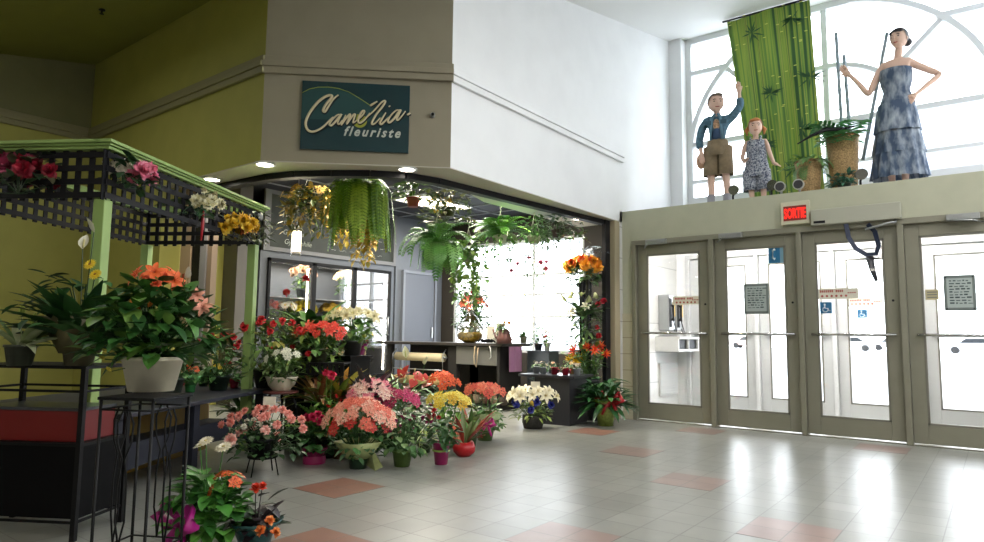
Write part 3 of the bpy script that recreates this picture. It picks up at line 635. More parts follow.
bm = BM(); tube(bm, [(-.01, 0, .17), (-.01, 0, .34)], .006, 6); obj('stake', bm, M_steel, t)
t = thing('scissors_and_clips', 'dark cluster of tools lying on the counter beside the pitcher', 'tools', (-5.62, 7.2, .9))
bm = BM()
for k in range(5): tube(bm, [(-.12+k*.05, 0, .02), (-.08+k*.05, -.03, .05), (-.05+k*.05, .02, .02)], .016, 6)
obj('handle', bm, M_black, t)
# pedestal and plinth near the window
t = thing('grey_pedestal', 'slate grey square pedestal in front of the shop window', 'pedestal', (-5.2, 8.0, 0), R(8))
bm = BM(); box(bm, -.17, .17, -.17, .17, 0, .79); obj('column', bm, mat('pedestal_grey', '4e545c', .5), t, bevel=.004); bm = BM(); box(bm, -.18, .18, -.18, .18, .79, .8); obj('top', bm, mat('pedestal_grey', ''), t)
t = thing('display_plinth', 'black box display table with small ornaments beside the shop entrance', 'display table', (-4.05, 6.78, 0), R(6))
bm = BM(); box(bm, -.32, .13, -.25, .25, 0, .53); obj('body', bm, mat('plinth_black', '26262b', .5), t, bevel=.004)
bm = BM(); box(bm, -.52, .2, -.28, .28, .53, .56); obj('top', bm, mat('plinth_top', '2b2b31', .3), t, bevel=.004)
# black low crate display and pedestal table
bm = BM()
t = thing('black_crate_stand', 'black slatted crate stand under the red kalanchoe', 'plant stand', Vector((at(323, 362, 'z', .75).x, at(323, 362, 'z', .75).y, 0)), R(38))
bm = BM(); box(bm, -.22, .22, -.15, .15, .735, .75)
obj('top', bm, M_black, t); bm = BM()
for k in range(9): box(bm, -.21+k*.05, -.18+k*.05, -.15, -.14, .65, .735)
box(bm, -.22, .22, -.151, -.139, .64, .66); obj('slats', bm, M_black, t)
for sx in (-.2, .2):
    for sy in (-.14, .14): bm = BM(); box(bm, sx-.015, sx+.015, sy-.01, sy+.01, 0, .735); obj('leg', bm, M_black, t)
pt = at(281, 391, 'z', .52); ptx = (pt.x, pt.y)
t = thing('round_plant_table', 'small round reddish table with curved black legs under the white bowl', 'table', (pt.x, pt.y, 0))
bm = BM(); lathe(bm, [(.12, .5), (.145, .505), (.145, .52), (.0, .52)], 28); obj('table_top', bm, mat('red_brown_wood', '5e2f2a', .35), t)
for k in range(3):
    a = k*2.094+.35; bm = BM(); tube(bm, [(math.cos(a)*r_, math.sin(a)*r_, z) for r_, z in ((.09, .5), (.15, .42), (.165, .3), (.13, .15), (.15, .03), (.17, 0))], .011, 7); obj('leg', bm, M_black, t)
# pendant lamp
pp = at(296, 250, 'y', 4.9)
t = thing('pendant_lamp', 'glowing white glass cylinder pendant lamp hanging before the chalkboard', 'pendant lamp', (pp.x, pp.y, 1.95))
bm = BM(); lathe(bm, [(.05, .06), (.055, .08), (.055, .3), (.0, .3)], 20); obj('shade', bm, mat('pendant_glow', 'ffedc8', emit=3.5), t)
bm = BM(); lathe(bm, [(.064, 0), (.064, .34)], 20, cap0=False); obj('glass_sleeve', bm, glassmat('cooler_glass'), t)
bm = BM(); lathe(bm, [(.06, .34), (.06, .37), (.02, .39), (0, .39)], 20); obj('cap', bm, M_steel, t)
bm = BM(); tube(bm, [(0, 0, .38), (0, 0, 1.15)], .005, 6); obj('cord', bm, M_steel, t)
l = bpy.data.lights.new('pendant_bulb', 'POINT'); l.energy = 12; l.color = (1, .85, .6); l.shadow_soft_size = .05; o = bpy.data.objects.new('pendant_bulb', l); C.objects.link(o); o.location = (pp.x, pp.y, 1.9)
# ---------------------------------------------------------------- outside: pavement, cars, building
bm = BM(); box(bm, -60, 60, YO+.16, 90, -.2, -.06); o = struct('ground_outside', bm, mat('pale_snowy_asphalt', 'b9bcc0', .9, var=.1, scale=.3)); o.name = 'floor.002'
def car(x, y, c, label, rz):
    t = thing('car', label, 'car', (x, y, -.06), rz, 'cars parked outside')
    bm = BM(); prof = [(-2.2, .35), (-2.2, .7), (-1.9, .85), (-1.2, .9), (-.6, 1.38), (.8, 1.4), (1.5, .95), (2.1, .85), (2.2, .6), (2.2, .35)]
    for s in (1,):
        a = [bm.verts.new((px, -.85, pz)) for px, pz in prof]; b = [bm.verts.new((px, .85, pz)) for px, pz in prof]; n = len(prof)
        bm.faces.new(a); bm.faces.new(b[::-1])
        for i in range(n): bm.faces.new((a[i], b[i], b[(i+1) % n], a[(i+1) % n]))
    obj('body', bm, mat('car_'+c, c, .3, .3), t, bevel=.06)
    bm = BM()
    for s in (-1, 1):
        v = [bm.verts.new((px, s*.853, pz)) for px, pz in ((-1.05, .93), (-.55, 1.32), (.75, 1.34), (1.3, .96))]; bm.faces.new(v if s < 0 else v[::-1])
    obj('side_windows', bm, mat('car_window', '23282c', .1), t)
    for wx in (-1.35, 1.35):
        for s in (-1, 1): bm = BM(); tube(bm, [(wx, s*.7, .32), (wx, s*.88, .32)], .32, 18); obj('wheel', bm, mat('tyre', '1a1a1c', .7), t)
for px, y, c, lb, rz in ((974, 72, 'd5d8dc', 'white car parked outside, seen through the rightmost door', 0), (850, 75, 'd0d3d6', 'silver car parked outside, seen through the third door', .1), (893, 85, 'b5b8bc', 'grey car parked outside at the right edge of the third door', .05), (750, 80, 'c9a8a2', 'pale red car parked outside, seen through the second door', 0)):
    p = at(px, 346, 'y', y); car(p.x, y, c, lb, rz)
# low light building outside the upper window
t = thing('outbuilding', 'pale grey flat-roofed canopy outside behind the arched window', 'building', (0, 14, 0))
bm = BM(); box(bm, -4.2, 4, 0, 1.6, 4.3, 4.6); obj('roof_band', bm, mat('canopy_grey', 'c4c8cc', .6), t)
bm = BM()
for k in range(5): box(bm, -4.0+k*1.5, -3.0+k*1.5, .3, 1.3, 4.6, 5.35)
obj('rooftop_unit', bm, mat('unit_grey', 'aeb3b8', .6), t)
bm = BM(); box(bm, -4.2, 4, -.02, 0, 4.62, 4.68); obj('pink_stripe', bm, mat('pinkish_brick', 'c9b0a6', .7), t)
for x in (-4.0, 3.8):
    bm = BM(); box(bm, x-.1, x+.1, .7, .9, -.06, 4.3); obj('column', bm, mat('canopy_grey', ''), t)
# ---------------------------------------------------------------- plants
def leaf(bm, p, az, el, L, W, droop, mi=0, seg=4, fold=.18, shape=.8, tw=0):
    p = Vector(p); h = Vector((math.cos(az), math.sin(az), 0)); s = Vector((-h.y, h.x, 0)); pv = None
    for i in range(seg+1):
        t = i/seg; e = el-droop*t; d = h*math.cos(e)+Vector((0, 0, 1))*math.sin(e); nn = h*-math.sin(e)+Vector((0, 0, 1))*math.cos(e)
        if i: p = p+d*(L/seg)
        w = W*.5*max(0, math.sin(PI*min(1, (t*.96+.02))**shape)) if i < seg else 0
        s2 = s*math.cos(tw*t)+nn*math.sin(tw*t)
        c = bm.verts.new(p-nn*(w*fold))
        if w < W*.03: q = (c, c, c)
        else: q = (bm.verts.new(p+s2*w+nn*w*fold), c, bm.verts.new(p-s2*w+nn*w*fold))
        if pv:
            for a, b in ((0, 1), (1, 2)):
                vs = []
                for v in (pv[a], pv[b], q[b], q[a]):
                    if v not in vs: vs.append(v)
                if len(vs) > 2:
                    try: f = bm.faces.new(vs); f.material_index = mi; f.smooth = True
                    except ValueError: pass
        pv = q
    return p
def frond(bm, p, az, el, L, W, droop, mi=0, n=14, rnd=random, hang=1):
    p = Vector(p); h = Vector((math.cos(az), math.sin(az), 0)); s = Vector((-h.y, h.x, 0)); pts = [p.copy()]
    for i in range(n):
        t = i/n; e = el-droop*min(1, t*hang); d = h*math.cos(e)+Vector((0, 0, 1))*math.sin(e); p = p+d*(L/n); pts.append(p.copy())
        w = W*math.sin(PI*(t*.85+.12))**.7
        for sg in (-1, 1):
            a = p; b = p+s*sg*w*.5+d*w*.22; c_ = b+s*sg*w*.3+d*w*.1-Vector((0, 0, .12*w)); k = d*(L/n*.42)
            vs = [bm.verts.new(a-k*.6), bm.verts.new(b-k), bm.verts.new(c_), bm.verts.new(b+k), bm.verts.new(a+k*.6)]
            bm.faces.new(vs if sg > 0 else vs[::-1]).material_index = mi
    tube(bm, pts[::3], .0025, 3, mi, cap=False)
BCACHE = {}
def bloom_mesh(kind, cols, seed=0):
    key = (kind, tuple(cols), seed)
    if key in BCACHE: return BCACHE[key]
    rnd = random.Random(seed); bm = BM(); n = len(cols)-1
    if kind == 'daisy':       # petals in a flat ring, raised centre (last colour)
        for k in range(16): leaf(bm, (0, 0, 0), k*2*PI/16, .25, .5, .17, .35, k % max(1, n), 3, .1)
        for k in range(10): leaf(bm, (0, 0, .03), k*2*PI/10+.2, .6, .33, .13, .4, 0, 3, .1)
        ball(bm, (0, 0, .05), .12, n, 1, (1, 1, .5))
    elif kind == 'rose':
        for r, N, e, L in ((.0, 5, 1.35, .45), (.04, 6, 1.05, .5), (.06, 7, .65, .5), (.08, 8, .2, .48)):
            for k in range(N): leaf(bm, (r*math.cos(k*2*PI/N+r*9), r*math.sin(k*2*PI/N+r*9), 0), k*2*PI/N+r*9+rnd.uniform(-.1, .1), e, L, .42, .5-e*.2, k % (n+1), 3, -.25, .7)
    elif kind == 'carnation':
        for k in range(34):
            leaf(bm, (0, 0, 0), rnd.uniform(0, 2*PI), rnd.uniform(-.1, 1.5), rnd.uniform(.4, .5), .36, rnd.uniform(-.2, .6), k % (n+1), 3, rnd.uniform(-.3, .2), .95)
    elif kind == 'lily':
        for k in range(6): leaf(bm, (0, 0, 0), k*PI/3+rnd.uniform(-.1, .1), 1.0, .62, .26, 1.5, 0, 5, .2, .85)
        for k in range(5): tube(bm, [(0, 0, 0), (.12*math.cos(k*1.25), .12*math.sin(k*1.25), .32)], .012, 4, n)
    elif kind == 'bract':     # bromeliad-like spiky bracts
        for k in range(14): leaf(bm, (0, 0, 0), k*2.4, 1.4-k*.085, .62-.01*k, .14, .35, k % (n+1), 4, .2, .6)
    elif kind == 'cluster':   # umbel of small four-petalled florets
        for k in range(16):
            a = k*2.4; rr = .42*math.sqrt(k/16); cz = .25-.5*rr*rr; c = (rr*math.cos(a), rr*math.sin(a), cz)
            for j in range(4): leaf(bm, c, j*PI/2+a, .35+rnd.uniform(-.1, .2), .15, .11, .3, k % (n+1), 2, .05, .7)
    elif kind == 'spathe':
        leaf(bm, (0, 0, 0), 0, 1.25, .9, .5, .25, 0, 5, .45, .75); tube(bm, [(0.03, 0, .05), (.1, 0, .5)], .05, 6, n)
    elif kind == 'anthurium':
        leaf(bm, (-.1, 0, 0), 0, .5, .8, .65, .3, 0, 5, -.1, .62); tube(bm, [(0, 0, .05), (.05, 0, .45)], .045, 6, n)
    elif kind == 'bud':
        for k in range(5): leaf(bm, (0, 0, 0), k*1.26, 1.35, .6, .3, -.2, k % (n+1), 3, -.3, .75)
    ms = [mat('petal_'+c, c, .55, var=.12, scale=25) for c in cols]
    me = meshof(bm, 'bloom_'+kind, ms); BCACHE[key] = me; return me
def put_bloom(parent, me, loc, size, dirv, name='bloom', spin=0):
    o = bpy.data.objects.new(name, me); C.objects.link(o); o.parent = parent
    q = Vector(dirv).normalized().to_track_quat('Z', 'Y').to_matrix().to_4x4() @ Matrix.Rotation(spin, 4, 'Z')
    o.matrix_local = Matrix.Translation(loc) @ q @ Matrix.Scale(size, 4); return o
def greens(*cs): return [mat('leaf_'+c, c, .42, var=.18, scale=12) for c in cs]
def pot(t, kind, r, h, col, name='pot'):
    bm = BM(); m = mat('pot_'+col, col, .4, var=.03)
    if kind == 'plain': lathe(bm, [(r*.72, 0), (r*.95, h*.88), (r*1.02, h*.88), (r*1.02, h), (r*.93, h), (r*.9, h*.85), (0.001, h*.85)], 24)
    elif kind == 'bowl': lathe(bm, [(r*.45, 0), (r*.5, h*.05), (r*.82, h*.4), (r*.98, h*.9), (r*1.03, h), (r*.95, h), (r*.9, h*.85), (.001, h*.8)], 28)
    elif kind == 'round': lathe(bm, [(r*.55, 0), (r*.95, h*.3), (r, h*.6), (r*.8, h), (r*.75, h*.95), (.001, h*.85)], 24)
    elif kind == 'foil': m = mat('foil_'+col, col, .3, .35, var=.2, scale=40); lathe(bm, [(r*.7, 0), (r*.8, h*.5), (r*.95, h*.8), (r*1.35, h*1.15), (r*1.3, h*1.15), (r*.8, h*.8), (.001, h*.8)], 24, ruf=.1, k=8)
    elif kind == 'wicker': m = mat('wicker_'+col, col, .7, var=.35, scale=70, bump=.6); lathe(bm, [(r*.85, 0), (r, h*.5), (r*.98, h), (r*.9, h), (r*.88, h*.85), (.001, h*.85)], 20)
    obj(name, bm, m, t)
    bm = BM(); lathe(bm, [(r*.86, h*.86), (.001, h*.88)], 16, cap0=False); obj('soil', bm, mat('potting_soil', '2a1f17', .9), t)
def plant(name, label, cat, loc, p=None, fol=(), blooms=(), gr=('2f5a27', '3f7030'), seed=1, group=None, extras=(), rz=0):
    t = thing(name, label, cat, loc, rz, group); rnd = random.Random(seed); h0 = 0
    if p: pot(t, *p); h0 = p[2]*.8
    bm = BM(); G = greens(*gr); ng = len(gr)
    for f in fol:
        k, n = f['k'], f['n']; L, W = f.get('L', .2), f.get('W', .06); H = f.get('H', .3); RR = f.get('R', .15); z0 = f.get('z', h0)
        for i in range(n):
            a = rnd.uniform(0, 2*PI); mi = rnd.randrange(ng)
            if 'az' in f: a = f['az']+rnd.uniform(-1, 1)*f.get('da', .5)
            if k == 'rosette':      # leaves from the base, arching
                e = rnd.uniform(*f.get('el', (.5, 1.35))); leaf(bm, (.02*math.cos(a), .02*math.sin(a), z0), a, e, L*rnd.uniform(.7, 1.1), W*rnd.uniform(.8, 1.1), f.get('dr', 1.2)*rnd.uniform(.7, 1.2), mi, 6)
            elif k == 'bush':       # leaves over an ellipsoid dome on thin stems
                u = rnd.random()**.5; zz = rnd.uniform(-.15, 1); rr = RR*math.sqrt(max(0, 1-zz*zz*.8))*u
                q = Vector((rr*math.cos(a), rr*math.sin(a), z0+(zz+.15)/1.15*H*rnd.uniform(.75, 1)))
                leaf(bm, q, a+rnd.uniform(-.9, .9), rnd.uniform(-.4, .9), L*rnd.uniform(.6, 1.15), W*rnd.uniform(.7, 1.15), rnd.uniform(.2, 1.1), mi, 4)
                if i % 6 == 0: tube(bm, [(0, 0, z0), (q.x*.5, q.y*.5, (z0+q.z)*.5), q], .003, 4, 0, False)
            elif k == 'fern':
                e = rnd.uniform(*f.get('el', (.4, 1.3))); hg = f.get('hang', 1); frond(bm, (.02*math.cos(a), .02*math.sin(a), z0), a, e, L*rnd.uniform(.7, 1.1)*(rnd.uniform(.6, 1) if hg > 1 else 1), W, (e+1.45 if hg > 1 else f.get('dr', 1.7)*rnd.uniform(.8, 1.2)), mi, f.get('pn', 14), rnd, hg*rnd.uniform(.8, 1.2) if hg > 1 else 1)
            elif k == 'upright':    # stalks with leaves along them
                e = rnd.uniform(1.1, 1.5); hh = H*rnd.uniform(.6, 1); d = Vector((math.cos(a)*math.cos(e), math.sin(a)*math.cos(e), math.sin(e))); b = Vector((0, 0, z0)); tube(bm, [b, b+d*hh], .004, 4, 0, False)
                for j in range(f.get('m', 7)): leaf(bm, b+d*hh*(.25+.75*j/f.get('m', 7)), rnd.uniform(0, 2*PI), rnd.uniform(.1, 1.0), L*rnd.uniform(.7, 1.1), W, rnd.uniform(.4, 1.0), rnd.randrange(ng), 4)
            elif k == 'trail':      # hanging vines
                r1 = RR*rnd.uniform(.5, 1); q = Vector((0, 0, z0)); pts = [q.copy()]; ln = H*rnd.uniform(.4, 1)
                m_ = int(ln/.045)+3
                for j in range(m_):
                    tt = j/m_; q = Vector((math.cos(a)*r1*min(1, tt*4)+rnd.uniform(-.012, .012), math.sin(a)*r1*min(1, tt*4)+rnd.uniform(-.012, .012), z0+.03*math.sin(min(1, tt*4)*PI)-ln*max(0, tt-.15))); pts.append(q)
                    leaf(bm, q, rnd.uniform(0, 2*PI), rnd.uniform(-.7, .3), L*rnd.uniform(.6, 1.1), W*rnd.uniform(.7, 1.1), .7, rnd.randrange(ng), 3)
                tube(bm, pts, .0025, 3, 0, False)
    nst = []
    for b in blooms:
        kind, cols, n, size = b['k'], b['c'], b['n'], b['s']; c = Vector(b.get('at', (0, 0, h0+.2))); rx, rz_ = b.get('r', (.12, .08)); nm = b.get('name', 'bloom')
        for i in range(n):
            if 'pts' in b: q = Vector(b['pts'][i]); d = b.get('d', Vector((q.x, q.y, .15)))
            else:
                a = i*2.4+rnd.uniform(-.3, .3)+seed; u = math.sqrt((i+.5)/n); q = c+Vector((rx*u*math.cos(a), rx*u*math.sin(a), rz_*math.sqrt(max(0, 1-u*u))+rnd.uniform(-.012, .012))); d = Vector((math.cos(a)*u*1.2, math.sin(a)*u*1.2, 1.1-u*.6))
            d = Vector(d)
            if 'alt' in b: cols = b['alt'][rnd.randrange(len(b['alt']))]
            if b.get('face'): d = d+Vector(b['face'])
            put_bloom(t, bloom_mesh(kind, cols, i % 3), q, size*rnd.uniform(.85, 1.12), d, nm, rnd.uniform(0, 6))
            if b.get('stem', 1): nst.append((q, b.get('stemr', .0025)))
    for q, r_ in nst: tube(bm, [(q.x*.1, q.y*.1, h0), (q.x*.6, q.y*.6, h0+(q.z-h0)*.55), q], r_, 4, 0, False)
    if len(bm.faces): obj('foliage', bm, G, t)
    else: bm.free()
    for e in extras:
        k = e[0]
        if k == 'wrap':   # paper cone around the pot
            _, col, r1, z1, r2, z2 = e; bm = BM(); lathe(bm, [(r1, z1), ((r1+r2)/2, (z1+z2)/2), (r2, z2)], 18, ruf=.18, k=5, cap0=False); o = obj('wrapping', bm, mat('wrap_'+col, col, .45, alpha=.8, var=.1), t); s_ = o.modifiers.new('s', 'SOLIDIFY'); s_.thickness = .002
        elif k == 'bow':
            _, col, q, s = e; q = Vector(q); bm = BM()
            for sg in (-1, 1):
                tube(bm, [q, q+Vector((sg*.5*s, -.1*s, .35*s)), q+Vector((sg*.75*s, -.15*s, .05*s)), q+Vector((sg*.4*s, -.1*s, -.1*s)), q], [.05*s, .14*s, .17*s, .12*s, .04*s], 6)
                tube(bm, [q, q+Vector((sg*.3*s, -.1*s, -.4*s)), q+Vector((sg*.45*s, -.1*s, -.75*s))], [.05*s, .1*s, .06*s], 5)
            ball(bm, q+Vector((0, -.08*s, 0)), .13*s, 0, 1); obj('bow', bm, mat('ribbon_'+col, col, .35), t)
        elif k == 'band':
            _, col, r1, z1, z2 = e; bm = BM(); lathe(bm, [(r1, z1), (r1+.004, (z1+z2)/2), (r1, z2)], 20, cap0=False); obj('ribbon', bm, mat('ribbon_'+col, col, .35), t)
        elif k == 'card':
            _, q, s = e; bm = BM(); M = Matrix.Translation(q) @ Matrix.Rotation(R(38), 4, 'Z') @ Matrix.Rotation(-.15, 4, 'X'); box(bm, -s, s, -.001, .001, 0, s*1.3, M=M); tube(bm, [q, (q[0]*.5, q[1]*.5, h0)], .002, 4); obj('care_card', bm, mat('card_white', 'd8d0bd', .6), t)
        elif k == 'hook':
            _, zc = e; bm = BM(); r_ = p[1]*.9
            for j in range(3):
                a = j*2.094+.4; tube(bm, [(r_*math.cos(a), r_*math.sin(a), p[2]), (0, 0, p[2]+.27)], .0022, 4)
            z = p[2]+.27; tube(bm, [(0, 0, z), (.012, 0, z+.02), (.0, 0, z+.045), (.03, 0, z+.075), (.02, 0, z+.1), (-.01, 0, z+.1), (-.018, 0, z+.08)], .007, 6)
            obj('hanger_hook', bm, mat('white_plastic', 'd9d6c6', .4), t)
            bm = BM(); tube(bm, [(0, 0, z+.1), (0, 0, zc-t.location.z)], .0025, 4); obj('chain', bm, M_dark, t)
    return t
def fl(px, py, z=0): v = at(px, py, 'z', z); return Vector((v.x, v.y, z))
VIEW = lambda v: (EYE-Vector(v)).normalized()
# toward the camera from the shop front, used to turn blooms outward
FV = (.5, -.75, 0)
# ---- floor display in front of the shop
P = plant
P('potted_azalea', 'large coral and red azalea in pale green paper, front of the floor display', 'potted plant', fl(358, 468), ('foil', .09, .13, '1f3a24'),
  [dict(k='bush', n=120, L=.09, W=.05, H=.3, R=.2)], [dict(k='cluster', c=('e0806a', 'd96a58'), alt=(('e8a088', 'e08a74'), ('e0705a', 'd2604c'), ('eab8a0', 'e49a86')), n=34, s=.11, at=(0, 0, .3), r=(.24, .18), face=FV), dict(k='cluster', c=('c23a2c', 'b02a24'), n=9, s=.11, at=(.04, -.06, .24), r=(.22, .12), face=FV)], ('2a5028', '3b6a34'), 3, extras=(('wrap', 'a9b27a', .1, .08, .17, .2), ))
bm = BM(); q = [bm.verts.new(v) for v in ((0, 0, .1), (.12, -.1, .17), (.34, -.16, .03), (.3, -.2, .0), (.08, -.12, .02))]; bm.faces.new(q)
o = obj('loose_wrapping_sheet', bm, mat('wrap_a9b27a', 'a9b27a', .45)); o.location = fl(368, 462); s_ = o.modifiers.new('s', 'SOLIDIFY'); s_.thickness = .003; tag(o, 'pale green pointed paper sheet flaring out beside the coral azalea', 'paper')
P('potted_azalea', 'pale pink azalea standing behind the coral azalea', 'potted plant', fl(372, 452), ('foil', .08, .13, '345a2c'),
  [dict(k='bush', n=80, L=.08, W=.045, H=.35, R=.18)], [dict(k='cluster', c=('e8b4b0', 'eec8bc'), alt=(('e8b4b0', 'eec8bc'), ('e08a94', 'd86a80'), ('f0d0c4', 'e8b8a8')), n=20, s=.13, at=(-.02, 0, .43), r=(.2, .13), face=FV), dict(k='cluster', c=('c02040',), n=5, s=.11, at=(-.12, -.02, .45), r=(.08, .05), face=FV)], ('2f5a2c', '467a3a'), 4)
P('potted_azalea', 'deep magenta azalea to the right of the coral azalea', 'potted plant', fl(392, 450), ('foil', .08, .12, '2f4a28'),
  [dict(k='bush', n=90, L=.08, W=.04, H=.35, R=.2)], [dict(k='cluster', c=('b8205c', 'a01848'), alt=(('b8205c', 'a01848'), ('c83a70', 'b02458'), ('8c1440', 'a01848')), n=22, s=.12, at=(0, 0, .36), r=(.21, .13), face=FV)], ('3a6632', '2c5026'), 5)
P('potted_cyclamen', 'bushy plant with purple flowers in a small green pot, front row', 'potted plant', fl(402, 466), ('plain', .08, .12, '5f7a3a'),
  [dict(k='bush', n=150, L=.09, W=.05, H=.34, R=.2)], [dict(k='bud', c=('a82a6a', '8c1c58'), n=16, s=.07, at=(.08, .02, .25), r=(.16, .12), face=FV), dict(k='bud', c=('c9a08a',), n=6, s=.07, at=(-.08, -.06, .2), r=(.08, .06))], ('4a7040', '6a8850'), 6)
P('potted_geranium', 'magenta geranium in a pink wrapped pot, leftmost of the front row', 'potted plant', fl(314, 463), ('foil', .085, .11, 'a02460'),
  [dict(k='bush', n=80, L=.09, W=.075, H=.2, R=.14)], [dict(k='carnation', c=('c21e50', 'a8183c'), n=6, s=.075, at=(.02, -.02, .32), r=(.07, .05), face=FV), dict(k='carnation', c=('b8203c',), n=2, s=.05, pts=((-.13, -.02, .27), (-.12, -.04, .24)))], ('264a24', '35602e'), 7, extras=(('band', 'a02460', .085, .0, .06),))
P('potted_rose', 'red flower in a tall pink wrapped pot with a lime ribbon, front row', 'potted plant', fl(441, 464), ('plain', .068, .17, 'b0306e'),
  [dict(k='bush', n=80, L=.09, W=.05, H=.2, R=.13)], [dict(k='carnation', c=('c01828',), n=1, s=.08, pts=((-.06, -.02, .4),)), dict(k='carnation', c=('b81c30',), n=2, s=.06, pts=((.02, -.06, .36), (-.1, .02, .36)))], ('35602e', '2a4e26'), 8, extras=(('band', 'a9c060', .068, .1, .115),))
P('potted_bromeliad', 'red-leaved bromeliad in a glossy red round pot at the right of the front row', 'potted plant', fl(464, 456), ('round', .095, .12, 'a8141c'),
  [dict(k='rosette', n=16, L=.3, W=.05, el=(.7, 1.45), dr=.6)], (), ('a03c2c', 'b85a3c', '5a6a38'), 9)
P('potted_bromeliad', 'upright orange-red bromeliad in front of the yellow kalanchoe', 'potted plant', fl(470, 446), ('plain', .07, .1, '3a5a30'),
  [dict(k='rosette', n=16, L=.32, W=.045, el=(.8, 1.45), dr=.5), dict(k='bush', n=30, L=.1, W=.05, H=.15, R=.1)], (), ('b0503c', 'b84030', '4a7038'), 10)
P('potted_kalanchoe', 'coral kalanchoe with pale paper and a magenta bow, rightmost of the display', 'potted plant', fl(485, 440), ('plain', .095, .13, '55703a'),
  [dict(k='bush', n=90, L=.09, W=.06, H=.3, R=.17)], [dict(k='cluster', c=('d8604a', 'e07858'), alt=(('d8604a', 'e07858'), ('e08a6a', 'd8705a'), ('c84a3a', 'd85a48')), n=18, s=.11, at=(-.02, 0, .42), r=(.19, .08), face=FV)], ('4a7a3a', '76984e'), 11, extras=(('wrap', 'a4b682', .1, .1, .15, .26), ('bow', 'c22c86', (.1, -.1, .17), .14)))
P('potted_kalanchoe', 'bright orange kalanchoe behind the yellow one', 'potted plant', fl(442, 434), ('plain', .08, .12, '4a6030'),
  [dict(k='bush', n=80, L=.1, W=.06, H=.4, R=.2)], [dict(k='cluster', c=('e0602a', 'd04c20'), n=14, s=.12, at=(0, 0, .48), r=(.16, .1), face=FV)], ('35602a', '4a7a36'), 12)
P('potted_kalanchoe', 'yellow kalanchoe in the middle of the floor display', 'potted plant', fl(448, 447), ('plain', .08, .12, '4a6030'),
  [dict(k='bush', n=80, L=.09, W=.05, H=.32, R=.18)], [dict(k='cluster', c=('d8b82c', 'e0c848'), alt=(('d8b82c', 'e0c848'), ('c8a020', 'd8b030'), ('e8d868', 'd8c040')), n=20, s=.11, at=(0, 0, .36), r=(.2, .09), face=FV)], ('4a7a36', '6a923e'), 13)
P('potted_anthurium', 'red anthurium with pale spikes behind the magenta azalea', 'potted plant', fl(410, 440), ('plain', .09, .14, '3a4a2c'),
  [dict(k='bush', n=60, L=.16, W=.09, H=.45, R=.2)], [dict(k='anthurium', c=('b02a20', 'd8c890'), n=9, s=.13, at=(0, 0, .52), r=(.2, .12), face=FV), dict(k='spathe', c=('d8d8b8', 'c8c880'), n=2, s=.13, pts=((-.08, 0, .78), (.12, .05, .72)), d=(.2, -.3, 1))], ('3f6a34', '5a8440', '7a3a30'), 14)
P('spider_plant', 'pale green striped spider plant beside the yellow kalanchoe', 'potted plant', fl(424, 452), ('plain', .07, .12, '4a5a34'),
  [dict(k='rosette', n=45, L=.34, W=.018, el=(.7, 1.4), dr=1.6)], (), ('a8b86a', '7a9a4a'), 15)
P('potted_carnation', 'tall green plant with a single magenta flower at the left of the display', 'potted plant', fl(327, 457), ('plain', .09, .14, '3a3a30'),
  [dict(k='fern', n=26, L=.42, W=.1, el=(.7, 1.4), dr=1.1), dict(k='bush', n=50, L=.1, W=.04, H=.4, R=.18)], [dict(k='carnation', c=('c8204a', 'd83a5c'), n=2, s=.09, pts=((-.05, 0, .68), (-.0, .02, .66)), face=FV)], ('5a8a3a', '7aa04a'), 16, extras=(('card', (-.3, .05, .42), .06),))
P('parlour_palm', 'feathery bright green fern palm behind the magenta geranium', 'potted plant', fl(346, 451), ('plain', .09, .14, '3a3a30'),
  [dict(k='fern', n=30, L=.5, W=.14, el=(.8, 1.45), dr=1.2)], (), ('6a9a44', '4f803a'), 17)
P('potted_croton', 'yellow and green croton behind the fern palm', 'potted plant', fl(337, 450), ('plain', .1, .16, '2a2a2a'),
  [dict(k='rosette', n=46, L=.36, W=.085, el=(.6, 1.45), dr=.8, z=.42), dict(k='upright', n=4, H=.4, L=.1, W=.04)], (), ('a8a03c', '5f7a30', 'c08a3a', '7a3c2c'), 18)
P('potted_cordyline', 'dark purple-leaved cordyline left of the counter', 'potted plant', fl(368, 449), ('plain', .11, .2, '1c1c20'),
  [dict(k='rosette', n=44, L=.42, W=.1, el=(.6, 1.5), dr=.7, z=.35), dict(k='rosette', n=14, L=.3, W=.08, el=(.2, .9), dr=.8, z=.25)], (), ('3a3640', '4c4a54', '4a343c'), 19, extras=(('card', (.2, -.2, .46), .05),))
P('potted_croton', 'bronze and green striped croton behind the geranium', 'potted plant', fl(318, 452), ('plain', .1, .16, '2a2a2a'),
  [dict(k='rosette', n=40, L=.42, W=.045, el=(.5, 1.45), dr=1.0, z=.4), dict(k='rosette', n=26, L=.34, W=.05, el=(.3, 1.2), dr=.9, z=.2)], (), ('6a7a34', '7a4a2c', '8c6a3a', '3a5428'), 20)
P('dracaena', 'thin striped dracaena in front of the counter leg', 'potted plant', fl(396, 444), ('plain', .09, .15, '3a3a30'),
  [dict(k='rosette', n=34, L=.5, W=.035, el=(.8, 1.45), dr=1.1, z=.3)], (), ('5f8a4a', '88a45c'), 21)
P('potted_kalanchoe', 'small red flowering plant between the coral azalea and the geranium', 'potted plant', fl(338, 458), ('plain', .06, .1, '7a4a30'),
  [dict(k='bush', n=40, L=.08, W=.05, H=.2, R=.12)], [dict(k='bud', c=('c8201c',), n=4, s=.07, at=(0, 0, .38), r=(.08, .1))], ('3f6a30', '55803c'), 22)
